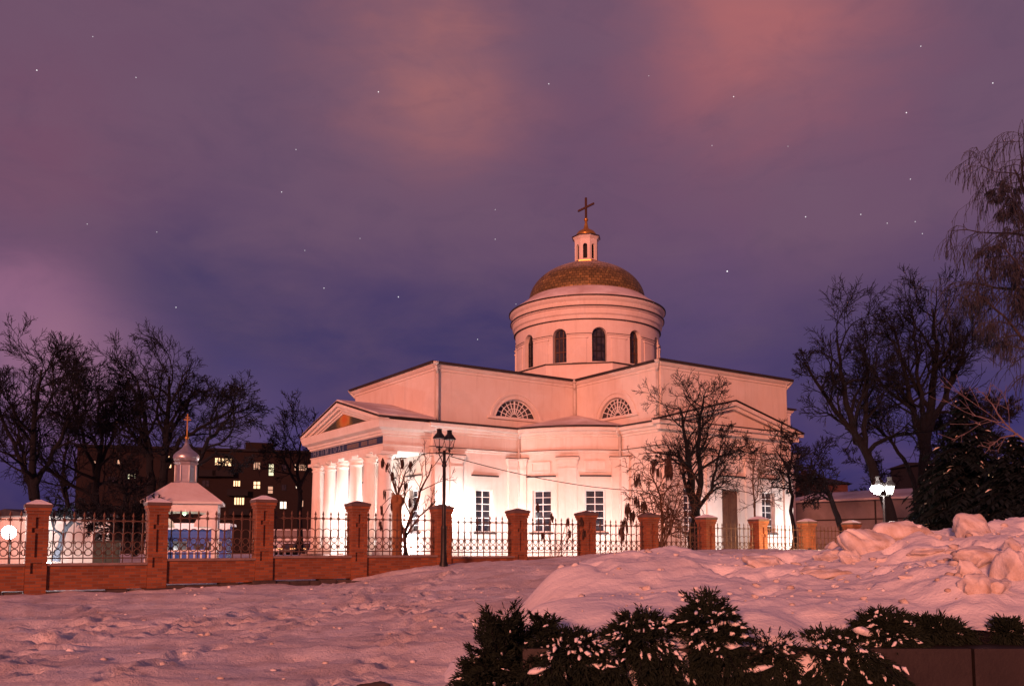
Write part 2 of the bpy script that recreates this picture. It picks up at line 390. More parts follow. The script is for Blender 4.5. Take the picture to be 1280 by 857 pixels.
    def build(s, name, mat, parent=None, loc=None, rotz=0.0):
        me = bpy.data.meshes.new(name)
        me.from_pydata(s.v, [], s.f)
        me.materials.append(MATS[mat] if isinstance(mat, str) else mat)
        if me.polygons:
            me.polygons.foreach_set('use_smooth', s.smooth)
            me.update()
            nl = len(me.loops); vi = np.empty(nl, int); me.loops.foreach_get('vertex_index', vi)
            npol = len(me.polygons); nrm = np.empty(npol * 3); me.polygons.foreach_get('normal', nrm); nrm = nrm.reshape(-1, 3)
            tot = np.empty(npol, int); me.polygons.foreach_get('loop_total', tot)
            ln = np.repeat(nrm, tot, axis=0); V = np.array(s.v)[vi]
            hl = np.hypot(ln[:, 0], ln[:, 1]) + 1e-9
            u = np.where(np.abs(ln[:, 2]) < 0.75, (V[:, 0] * -ln[:, 1] + V[:, 1] * ln[:, 0]) / hl, V[:, 0])
            v = np.where(np.abs(ln[:, 2]) < 0.75, V[:, 2], V[:, 1])
            uvl = me.uv_layers.new(name='UVMap'); uvl.data.foreach_set('uv', np.stack([u, v], 1).ravel())
        o = bpy.data.objects.new(name, me); C.objects.link(o)
        if parent is not None: o.parent = parent
        if loc is not None: o.location = tuple(map(float, loc))
        o.rotation_euler = (0, 0, rotz)
        return o

def tag(o, label, cat, group=None, kind=None):
    if label: o['label'] = label
    if cat: o['category'] = cat
    if group: o['group'] = group
    o['kind'] = kind or 'thing'
    return o
def thing(name, label, cat, loc=(0, 0, 0), rotz=0.0, group=None):
    o = bpy.data.objects.new(name, None); C.objects.link(o)
    o.empty_display_size = 0.2
    o.location = tuple(map(float, loc)); o.rotation_euler = (0, 0, rotz)
    return tag(o, label, cat, group)
def dup(root, loc, rotz, label, group=None):
    r = root.copy(); C.objects.link(r); r.location = tuple(map(float, loc)); r.rotation_euler = (0, 0, rotz); r['label'] = label
    if group: r['group'] = group
    for ch in list(root.children):
        c = ch.copy(); C.objects.link(c); c.parent = r
        for g in list(ch.children):
            d = g.copy(); C.objects.link(d); d.parent = c
    return r
def point_light(loc, power, color=(1, 0.93, 0.88), rad=0.15, name='lamp_light', spot=None):
    l = bpy.data.lights.new(name, 'SPOT' if spot else 'POINT'); o = bpy.data.objects.new(name, l); C.objects.link(o)
    l.energy = power; l.color = color; l.shadow_soft_size = rad; o.location = tuple(map(float, loc))
    if spot:
        tgt, ang, blend = spot
        o.rotation_euler = (Vector(tuple(map(float, loc))) - Vector(tuple(map(float, tgt)))).to_track_quat('Z', 'Y').to_euler()
        l.spot_size = math.radians(ang); l.spot_blend = blend
    return o

# ------------------------------------------------------------------ terrain
def vnoise(x, y, seed=0):
    x = np.asarray(x, float); y = np.asarray(y, float)
    xi = np.floor(x).astype(int); yi = np.floor(y).astype(int); xf = x - xi; yf = y - yi
    def h(a, b):
        n = (a * 374761393 + b * 668265263 + seed * 974634721) & 0xffffffff
        n = ((n ^ (n >> 13)) * 1274126177) & 0xffffffff
        return ((n ^ (n >> 16)) & 0xffff) / 65535.0
    u = xf * xf * (3 - 2 * xf); v = yf * yf * (3 - 2 * yf)
    return (h(xi, yi) * (1 - u) + h(xi + 1, yi) * u) * (1 - v) + (h(xi, yi + 1) * (1 - u) + h(xi + 1, yi + 1) * u) * v
def fbm(x, y, scale, octv=4, seed=0, gain=0.5):
    t = 0; a = 1; tot = 0
    for o in range(octv):
        t = t + a * (vnoise(x * scale * 2 ** o + 17.3 * o, y * scale * 2 ** o - 9.1 * o, seed + o) - 0.5); tot += a; a *= gain
    return t / tot
def unit_(a, b):
    L = math.hypot(a, b); return a / L, b / L
class RBF:
    def __init__(s, pts, smooth=0.02):
        s.p = np.array([[p[0], p[1]] for p in pts]); z = np.array([p[2] for p in pts])
        n = len(z); A = np.sqrt(((s.p[:, None] - s.p[None]) ** 2).sum(2) + smooth)
        M = np.zeros((n + 1, n + 1)); M[:n, :n] = A; M[:n, n] = 1; M[n, :n] = 1
        s.w = np.linalg.solve(M, np.append(z, 0))
    def __call__(s, x, y):
        x = np.asarray(x, float); y = np.asarray(y, float); sh = x.shape
        q = np.stack([x.ravel(), y.ravel()], 1); out = np.empty(len(q))
        for i in range(0, len(q), 20000):
            d = np.sqrt(((q[i:i + 20000, None] - s.p[None]) ** 2).sum(2) + 0.02)
            out[i:i + 20000] = d @ s.w[:-1] + s.w[-1]
        return out.reshape(sh)

GP = [(0, -4, 0), (-12, -4, 0), (12, -4, 0), (0, 3, 0), (-7, 4, 0.03), (7, 3, 0), (-16, 6, 0.05), (16, 5, .1)]
for px, py, Y in [(0, 857, 9.4), (300, 857, 9.4), (560, 857, 9.2), (0, 805, 12.8), (250, 800, 13), (480, 800, 12.6), (590, 800, 11.4), (0, 770, 17), (250, 763, 17.5),
                  (450, 762, 17.2), (560, 755, 17), (620, 752, 15), (0, 745, 21.2), (110, 739, 22.0), (200, 736, 23.0), (330, 728, 24.4), (395, 731, 25.1),
                  (440, 724, 25.8), (500, 713, 26.3), (556, 707, 26.6), (600, 704, 27.6), (640, 699, 28.6), (690, 697, 29.3)]:
    p = at(px, py, Y); GP.append(tuple(p))
GP += [(3.5, 30.5, 1.30), (6.5, 32.2, 1.4), (9.5, 34.2, 1.45), (13, 36.3, 1.5), (17, 38.5, 1.5), (22, 41, 1.5), (3, 22, 1.0), (8, 22, 1.1), (14, 25, 1.2), (20, 28, 1.3), (5, 12, .5), (14, 14, .7),
       (-20, 24, 0.5), (-14, 24, .5), (-11, 26, .5), (-7, 28.5, .6), (-2, 32, .8), (3, 36, .9), (9, 40, 1.0), (15, 44, 1.1), (22, 50, 1.0),
       (-25, 40, .5), (0, 50, .6), (-10, 60, .6), (20, 60, .7), (0, 80, .6), (-40, 60, .5), (40, 60, .8), (-40, 15, .2), (40, 15, .6), (-40, 100, .5), (40, 100, .6), (0, 140, .5), (-90, 130, .4), (90, 130, .5)]
gz = RBF(GP)
def ground_z(x, y):
    x = np.asarray(x, float); y = np.asarray(y, float)
    k = np.clip(1 - (np.hypot(x, y) - 110) / 60, 0, 1)
    return gz(np.clip(x, -120, 120), np.clip(y, -20, 150)) * k + 0.5 * (1 - k)
def ground_detail(x, y):
    near = np.clip(1.3 - y / 60, 0.15, 1)
    tramp = np.abs(fbm(x, y, 1.3, 4, 5)) * 0.11
    ridg = fbm(x + 0.6 * y, y * 2.2, 0.55, 4, 9) * 0.13 + fbm(x * 0.35 + 0.25 * y, y * 1.6, 0.8, 2, 19) * 0.16
    pits = np.maximum(fbm(x, y, 2.1, 3, 14) - 0.12, 0) * 0.22; lumps = np.maximum(fbm(x * 0.8, y, 1.6, 3, 24) - 0.15, 0) * 0.26
    return (fbm(x, y, 0.25, 3, 2) * 0.16 - tramp + ridg - pits + lumps + fbm(x, y, 5.0, 3, 4) * 0.05) * near
FPR = np.random.RandomState(12); FOOT = []
for (xa, ya, xb, yb) in [(-7.5, 9.5, -1.5, 24.5), (-2.2, 9.0, -1.2, 26.0), (-10.5, 14, -0.5, 17.5), (-5, 10, -9.8, 20), (0.2, 13, -5.5, 23.5), (-8.5, 12, 1.5, 21.5), (-4, 9.6, -3.5, 25)]:
    n = int(math.hypot(xb - xa, yb - ya) / 0.36)
    for i in range(n):
        f = i / n; wv = math.sin(f * 5 + xa) * 0.5; dx, dy = unit_(xb - xa, yb - ya); sg = 0.13 * (1 if i % 2 else -1)
        FOOT.append((xa + (xb - xa) * f - dy * (sg + wv) + FPR.normal(0, .05), ya + (yb - ya) * f + dx * (sg + wv) + FPR.normal(0, .05), dx, dy, FPR.uniform(0.03, 0.085)))
def footprints(x, y):
    d = np.zeros_like(x)
    for fx, fy, dx, dy, dep in FOOT:
        j0, j1 = np.searchsorted(y[:, 0], (fy - 0.5, fy + 0.5)); i0, i1 = np.searchsorted(x[0], (fx - 0.5, fx + 0.5))
        if j1 <= j0 or i1 <= i0: continue
        X = x[j0:j1, i0:i1] - fx; Y = y[j0:j1, i0:i1] - fy; a = X * dx + Y * dy; b = -X * dy + Y * dx
        q = (a / 0.20) ** 2 + (b / 0.11) ** 2
        d[j0:j1, i0:i1] += dep * (-1.25 * np.exp(-q * q) + 0.55 * np.exp(-((np.sqrt(q) - 1.5) / 0.4) ** 2))
    return d
def sheet(name, xs, ys, zfn, mat, mask=None):
    X, Y = np.meshgrid(xs, ys); Z = zfn(X, Y)
    V = np.stack([X.ravel(), Y.ravel(), Z.ravel()], 1); nx = len(xs)
    Fs = []
    for j in range(len(ys) - 1):
        for i in range(nx - 1):
            a = j * nx + i
            if mask is not None and not mask(X[j, i], Y[j, i], Z[j, i]): continue
            Fs.append((a, a + 1, a + nx + 1, a + nx))
    m = MB(); m.add(V, Fs, True)
    return m.build(name, mat)
def spaced(bounds):
    out = []
    for a, b, st in bounds: out += list(np.arange(a, b, st))
    return np.array(out + [bounds[-1][1]])
gx = spaced([(-3000, -300, 450), (-300, -60, 20), (-60, -22, 2.0), (-22, -14, 0.4), (-14, 4, 0.09), (4, 22, 0.35), (22, 60, 2), (60, 300, 20), (300, 3000, 450)])
gy = spaced([(-300, -20, 40), (-20, 6, 1.2), (6, 18, 0.08), (18, 30, 0.14), (30, 48, 0.5), (48, 120, 3), (120, 400, 40), (400, 4000, 600)])
tag(sheet('snow_ground', gx, gy, lambda x, y: ground_z(x, y) + ground_detail(x, y) + footprints(x, y), 'snow_trodden'), None, None, kind='structure')

# raised bed on the right, heaped with snow
WALL_Y = 6.2; WALL_X = 0.07; WALL_TOP = 0.93
BP = []
for px, py, Y in [(690, 716, 9.2), (730, 699, 10.2), (770, 690, 10.9), (830, 684, 11.6), (880, 694, 12), (920, 700, 12), (965, 702, 12.2), (1010, 700, 12.2), (1050, 690, 11.8), (1100, 674, 11.3), (1160, 668, 10.8),
                  (1215, 655, 10.3), (1280, 646, 9.7), (1400, 640, 9.4), (660, 765, 7.4), (700, 752, 7.6), (760, 742, 8), (850, 733, 8.2), (950, 733, 8), (1050, 728, 8), (1150, 712, 8), (1280, 700, 7.8), (1400, 700, 7.8),
                  (700, 775, 6.75), (800, 764, 6.75), (900, 765, 6.75), (1000, 768, 6.75), (1100, 765, 6.75), (1200, 760, 6.7), (1300, 755, 6.7), (1400, 755, 6.7),
                  (680, 796, 6.3), (760, 786, 6.3), (900, 788, 6.3), (1000, 790, 6.3), (1100, 787, 6.3), (1280, 786, 6.3), (1400, 786, 6.3)]:
    BP.append(tuple(at(px, py, Y)))
BP += [(-0.5, 7, 0.0), (-0.5, 9, 0.2), (-0.4, 11, .4), (0, 13, .6), (1, 15, .7), (3, 16.5, .9), (6, 16.5, 1.0), (9, 16, 1.1), (12, 14, .8), (-1.2, 9, -.3), (-1, 13, .1), (4, 19, .6), (9, 19, .6), (12, 9, 1.2)]
bz0 = RBF(BP, 0.02)
def bank_z(x, y):
    x = np.asarray(x, float); y0 = np.asarray(y, float); y = np.maximum(y0, WALL_Y)
    k = np.clip((x - 0.2) / 1.2, 0.15, 1); rough = np.clip((x - 1.6) / 2.0, 0.5, 1)
    d = fbm(x, y, 0.5, 4, 21) * 0.14 + np.maximum(fbm(x, y, 1.7, 4, 31), 0) * 0.34 * rough - np.maximum(fbm(x, y, 2.3, 3, 41) - 0.12, 0) * 1.1 * rough + fbm(x, y, 5, 4, 51, 0.6) * 0.09 + np.abs(fbm(x + y * .4, y, 1.1, 3, 61)) * 0.16
    edge = np.clip((y - WALL_Y) / 0.8, 0, 1)
    z = bz0(x, y) + d * k * (0.35 + 0.65 * edge) + 0.05 * np.exp(-((y - 6.5) / 0.25) ** 2) * np.sin(x * 7.3 + 1.0)
    z = z - np.interp(x, [0.5, 0.85, 1.2, 1.75, 2.25, 2.63, 3.05, 3.45, 3.85, 4.3, 4.85, 5.35, 6.0], [0, .06, .13, .11, .21, .20, .255, .245, .15, .03, .13, .11, .10]) * np.clip((y - 7.6) / 2.2, 0, 1)
    # the heap bulges over the edge of the wall in scallops
    o = np.clip((WALL_Y - y0) / 0.48, 0, 1); sc = 0.5 + 0.5 * np.cos(14.6 * (x - 0.65) + 0.7 * np.sin(x * 5.0))
    return z - o ** 1.7 * (0.62 - 0.42 * sc) - 0.25 * np.clip(o - 0.75, 0, 1) * 4
bxs = spaced([(-1.2, 8.5, 0.045), (8.5, 14, 0.3)]); bys = spaced([(WALL_Y - 0.47, 12.6, 0.045), (12.6, 19, 0.2)])
tag(sheet('snow_bank', bxs, bys, bank_z, 'snow', mask=lambda x, y, z: z > -0.15 and not (x < WALL_X + 0.02 and y < 7.0) and not (y < WALL_Y + 0.02 and (x > 2.05 or x < 0.3 or z < 0.70))), None, None, kind='structure')
def on_bank(px, py):
    r = ray(px, py); t = np.arange(5.8, 18, 0.02); Pn = r[None] * t[:, None] / r[1]
    hit = np.nonzero(Pn[:, 2] + EYE < bank_z(Pn[:, 0], Pn[:, 1]))[0]
    p = Pn[hit[0] if len(hit) else -1].copy(); p[2] += EYE
    return p

def lump(mb, c, sx, sy, sz, seed, tilt=0.0, yaw=0.0, sub=3, rough=0.35, flat=False):
    import bmesh
    bm = bmesh.new(); bmesh.ops.create_icosphere(bm, subdivisions=sub, radius=1.0)
    rg = np.random.RandomState(seed); V = np.array([v.co for v in bm.verts])
    d = 0
    for k in range(9):
        ax = rg.normal(size=3); ax /= np.linalg.norm(ax); d = d + np.maximum(V @ ax - 0.55, -0.2) * rg.uniform(-1, 0.5) * rough
    V = V * (1 + d)[:, None]
    if not flat:  # chip flat facets off, as a clod of ploughed snow has
        for k in range(9):
            ax = rg.normal(size=3); ax /= np.linalg.norm(ax); lim = rg.uniform(0.58, 0.95)
            e = np.maximum(V @ ax - lim, 0); V = V - e[:, None] * ax * 0.97
        fr_ = np.array([fbm(V[:, 0] * 1.0 + 5 * c, V[:, 1] + V[:, 2] * 0.7 + seed, 1.7, 4, seed + c) for c in range(3)]).T
        V = V + fr_ * 0.55
    V = V + rg.normal(0, 0.008, V.shape)
    V = V * (sx, sy, sz)
    ct, st, cy_, sy_ = math.cos(tilt), math.sin(tilt), math.cos(yaw), math.sin(yaw)
    V = V @ np.array([[ct, 0, -st], [0, 1, 0], [st, 0, ct]]).T
    V = V @ np.array([[cy_, -sy_, 0], [sy_, cy_, 0], [0, 0, 1]]).T
    mb.add(V + np.asarray(c), [tuple(v.index for v in f.verts) for f in bm.faces], True)
    bm.free()

# granite wall of the bed
gw = thing('planter_wall', 'low dark brown granite wall under the junipers and the snow bank', 'wall', (0, 0, 0))
slabs = [(WALL_X, 1.55), (1.56, 3.02), (3.03, 4.6), (4.61, 6.2), (6.21, 8.0)]
for a, b in slabs:
    m = MB(); m.box(a, b - 0.012, WALL_Y - 0.30, WALL_Y, -0.4, WALL_TOP); m.build('slab', 'granite', gw)
m = MB(); m.box(WALL_X, WALL_X + 0.28, WALL_Y + 0.005, 8.5, -0.4, WALL_TOP - 0.06); m.build('return_slab', 'granite', gw)

# ------------------------------------------------------------------ the church
CH = thing('church', 'cream plastered domed church with columned portico, lit by floodlights', 'church', (5.66, 65.97, 0.6), math.radians(34.3))
CHM = Matrix.Translation((5.66, 65.97, 0.6)) @ Matrix.Rotation(math.radians(34.3), 4, 'Z')
def chw(u, v, z): return np.array(CHM @ Vector((u, v, z)))
LA, RA, W, Q = 16.4, 13.85, 5.75, 10.3
Z_STR, Z_LE, Z_UE = 6.82, 8.25, 11.8
def flat(P, Qp):
    P = np.array(P, float); Qp = np.array(Qp, float); t = Qp - P; L = np.linalg.norm(t); t /= L; n = np.array([t[1], -t[0]])
    return (lambda s, z, d: (P[0] + t[0] * s + n[0] * d, P[1] + t[1] * s + n[1] * d, z)), L
def arc(P, Qp, bulge=0.8):
    P = np.array(P, float); Qp = np.array(Qp, float); ch = Qp - P; c = np.linalg.norm(ch); t = ch / c; n = np.array([t[1], -t[0]])
    R = (c * c / 4 + bulge * bulge) / (2 * bulge); cen = (P + Qp) / 2 - n * (R - bulge); ha = math.asin(c / 2 / R); L = 2 * ha * R
    def pos(s, z, d):
        a = -ha + s / R; dr = n * math.cos(a) + t * math.sin(a); p = cen + dr * (R + d); return (p[0], p[1], z)
    return pos, L
corners = [(-LA, -W), (-Q, -W), 'arc', (-W, -Q), (-W, -RA), (W, -RA), (W, -Q), 'arc', (Q, -W), (LA, -W), (LA, W), (Q, W), 'arc', (W, Q), (W, RA), (-W, RA), (-W, Q), 'arc', (-Q, W), (-LA, W)]
segs = []; i = 0; perim = []
pc = [c for c in corners if c != 'arc']
isarc = []
for k, c in enumerate(corners):
    if c == 'arc': isarc[-1] = True
    else: isarc.append(False)
for k, c in enumerate(pc):
    nx_ = pc[(k + 1) % len(pc)]
    if isarc[k]:
        pos, L = arc(c, nx_); segs.append((pos, L, True)); perim += [pos(L * j / 10, 0, 0)[:2] for j in range(10)]
    else:
        pos, L = flat(c, nx_); segs.append((pos, L, False)); perim.append(c)
def sweep(mb, pts, prof, closed=True):
    P = np.array(pts, float); n = len(P); V = []
    for i in range(n):
        a = P[i] - P[i - 1]; b = P[(i + 1) % n] - P[i]; a /= np.linalg.norm(a); b /= np.linalg.norm(b)
        na = np.array([a[1], -a[0]]); nb = np.array([b[1], -b[0]]); mt = na + nb; mt /= (mt @ mt) / 2 + 1e-9
        for d, z in prof: V.append((P[i][0] + mt[0] * d, P[i][1] + mt[1] * d, z))
    k = len(prof)
    mb.add(V, [(i * k + j, ((i + 1) % n) * k + j, ((i + 1) % n) * k + j + 1, i * k + j + 1) for i in range(n) for j in range(k - 1)])
def rect_window(pos, s0, s1, z0, z1, cols, rows, depth, name='window', bar=0.021, pane='glass_dark', frame='white_paint', thick=0.06, arch=None):
    m = MB(); zt = z1
    m.mbox(pos, s0, s0 + thick, z0, zt, -depth - 0.06, -depth); m.mbox(pos, s1 - thick, s1, z0, zt, -depth - 0.06, -depth)
    m.mbox(pos, s0 + thick, s1 - thick, zt - thick, zt, -depth - 0.06, -depth); m.mbox(pos, s0 + thick, s1 - thick, z0, z0 + thick, -depth - 0.06, -depth)
    for c in range(1, cols):
        x = s0 + (s1 - s0) * c / cols; m.mbox(pos, x - bar, x + bar, z0 + thick, zt - thick, -depth - 0.055, -depth - 0.005)
    for r in range(1, rows):
        z = z0 + (zt - z0) * r / rows; h = bar * (1.3 if r in (rows // 3, 2 * rows // 3) else 0.8)
        m.mbox(pos, s0 + thick, s1 - thick, z - h, z + h, -depth - 0.052, -depth - 0.002)
    o = m.build(name, frame, CH)
    g = MB(); g.add([pos(s0, z0, -depth - 0.05), pos(s1, z0, -depth - 0.05), pos(s1, zt, -depth - 0.05), pos(s0, zt, -depth - 0.05)], [(0, 1, 2, 3)])
    g.build('pane', pane, o)
    si = MB(); si.mbox(pos, s0 - 0.16, s1 + 0.16, z0 - 0.14, z0 - 0.02, -0.05, 0.12); si.build('sill', 'tin_edge', o)
    return o
lw = MB(); PIL = []; LED = []; PAN = []
def pilaster(pos, s, wd=0.85, z1=6.45, nseg=1):
    pil = MB(); led = MB(); PIL.append((pil, led))
    pil.mbox(pos, s - wd / 2, s + wd / 2, 0, z1 - 0.45, -0.02, 0.13, nseg)
    pil.mbox(pos, s - wd / 2 - 0.04, s + wd / 2 + 0.04, z1 - 0.75, z1 - 0.68, 0.0, 0.165, nseg)
    pil.mbox(pos, s - wd / 2 - 0.06, s + wd / 2 + 0.06, z1 - 0.45, z1 - 0.2, -0.02, 0.17, nseg)
    pil.mbox(pos, s - wd / 2 - 0.13, s + wd / 2 + 0.13, z1 - 0.2, z1 - 0.05, -0.02, 0.25, nseg)
    led.mbox(pos, s - wd / 2 - 0.15, s + wd / 2 + 0.15, z1 - 0.05, z1 - 0.005, -0.02, 0.28, nseg)
def head(pos, s, wd, z=5.28, nseg=1): led = MB(); LED.append(led); led.mbox(pos, s - wd / 2, s + wd / 2, z, z + 0.08, -0.02, 0.16, nseg)
def raised_panel(pos, s, wd, z0, z1, nseg=1):
    pan = MB(); PAN.append(pan)
    pan.mbox(pos, s - wd / 2, s + wd / 2, z0, z1, -0.02, 0.05, nseg)
    for a, b, c, d in ((s - wd / 2, s + wd / 2, z1 - 0.07, z1), (s - wd / 2, s + wd / 2, z0, z0 + 0.07), (s - wd / 2, s - wd / 2 + 0.07, z0 + 0.071, z1 - 0.071), (s + wd / 2 - 0.07, s + wd / 2, z0 + 0.071, z1 - 0.071)):
        pan.mbox(pos, a, b, c, d, 0.04, 0.10, nseg)
WZ0, WZ1 = 1.85, 4.40
for k, (pos, L, ar) in enumerate(segs):
    holes = []
    if ar:
        for s in (L / 2 - 1.68, L / 2 + 1.68):
            holes.append((s - 0.62, s + 0.62, WZ0, WZ1))
        lw.wall(pos, L, 0, Z_LE, holes, 0.3, step=0.45)
        for s in (L / 2 - 1.68, L / 2 + 1.68):
            rect_window(pos, s - 0.61, s + 0.61, WZ0, WZ1, 2, 6, 0.24); head(pos, s, 1.9, 5.22, 4); raised_panel(pos, s, 1.25, 5.5, 6.15, 4)
        pilaster(pos, L / 2, 1.1, nseg=3); pilaster(pos, 0.36, 0.6); pilaster(pos, L - 0.36, 0.6)
    else:
        arm_end = L > 11; long_side = 5 < L < 7
        if arm_end:
            if k == 4 or pc[k][1] > 12 and False: pass
            dw = 0.8
            holes = [(L / 2 - dw, L / 2 + dw, 0.4, 4.42), (L / 2 - 3.45 - 0.62, L / 2 - 3.45 + 0.62, WZ0, WZ1), (L / 2 + 3.45 - 0.62, L / 2 + 3.45 + 0.62, WZ0, WZ1)]
            lw.wall(pos, L, 0, Z_LE, holes, 0.3)
            for s in (L / 2 - 3.45, L / 2 + 3.45):
                rect_window(pos, s - 0.61, s + 0.61, WZ0, WZ1, 2, 6, 0.24); head(pos, s, 1.9, 5.22)
            head(pos, L / 2, 2.4, 5.22)
            for s in (0.45, L - 0.45): pilaster(pos, s, 0.8)
            for s in (L / 2 - 1.75, L / 2 + 1.75): pilaster(pos, s, 0.95)
            d = MB(); d.mbox(pos, L / 2 - dw, L / 2 - 0.02, 0.4, 4.40, -0.29, -0.23); d.mbox(pos, L / 2 + 0.02, L / 2 + dw, 0.4, 4.40, -0.29, -0.23)
            d.mbox(pos, L / 2 - 0.02, L / 2 + 0.02, 0.4, 4.40, -0.30, -0.25)
            for sgn in (-1, 1):
                for z0, z1 in ((0.65, 1.6), (1.75, 2.9), (3.05, 4.2)):
                    a, b = sorted((L / 2 + sgn * 0.14, L / 2 + sgn * 0.68)); d.mbox(pos, a, b, z0, z1, -0.24, -0.20)
            do = d.build('door', 'door_wood', CH)
            h = MB(); h.mbox(pos, L / 2 - 0.1, L / 2 - 0.06, 1.5, 1.8, -0.22, -0.15); h.build('handle', 'bronze', do)
        elif long_side:   # sides of the two long arms
            s = 3.6 if (pc[k][0] < 0) == (pc[k][1] < 0) else L - 3.6
            holes = [(s - 0.62, s + 0.62, WZ0, WZ1)]
            lw.wall(pos, L, 0, Z_LE, holes, 0.3)
            rect_window(pos, s - 0.61, s + 0.61, WZ0, WZ1, 2, 6, 0.24); head(pos, s, 1.9, 5.22)
            inner = L if s == 3.6 else 0
            for e in ((0.5, 1.55) if s == 3.6 else (L - 0.5, L - 1.55)): pilaster(pos, e, 0.85)
            pilaster(pos, abs(inner - 0.45), 0.7)
        else:
            lw.wall(pos, L, 0, Z_LE, [], 0.3)
            for s in (0.45, L - 0.45): pilaster(pos, s, 0.7)
lwo = lw.build('lower_wall', 'plaster', CH)
for a_, b_ in PIL: b_.build('capital_flashing', 'tin_edge', a_.build('pilaster', 'plaster', CH))
for a_ in LED: a_.build('dripstone', 'tin_edge', lwo)
for a_ in PAN: a_.build('wall_panel', 'plaster', lwo)
pl = MB(); sweep(pl, perim, [(0.0, 0.55), (0.10, 0.5), (0.10, -0.6)]); pl.build('plinth', 'plaster', lwo)
sc_ = MB(); sweep(sc_, perim, [(0.0, Z_STR - 0.20), (0.05, Z_STR - 0.16), (0.05, Z_STR - 0.08), (0.10, Z_STR - 0.06), (0.12, Z_STR), (0.0, Z_STR + 0.01)]); sc_.build('string_course', 'plaster', lwo)
sd_ = MB(); sweep(sd_, perim, [(0.0, Z_STR + 0.012), (0.15, Z_STR + 0.004), (0.15, Z_STR + 0.04), (0.0, Z_STR + 0.06)]); sd_.build('string_flashing', 'tin_edge', lwo)
ec = MB(); sweep(ec, perim, [(0.0, Z_LE - 0.62), (0.06, Z_LE - 0.58), (0.06, Z_LE - 0.46), (0.14, Z_LE - 0.42), (0.18, Z_LE - 0.30), (0.34, Z_LE - 0.22), (0.38, Z_LE - 0.06), (0.38, Z_LE - 0.03), (0.0, Z_LE - 0.03)]); ec.build('lower_cornice', 'plaster', lwo)
ef = MB(); sweep(ef, perim, [(0.0, Z_LE - 0.025), (0.46, Z_LE - 0.025), (0.46, Z_LE + 0.05), (0.0, Z_LE + 0.16)]); ef.build('lower_flashing', 'tin_edge', lwo)
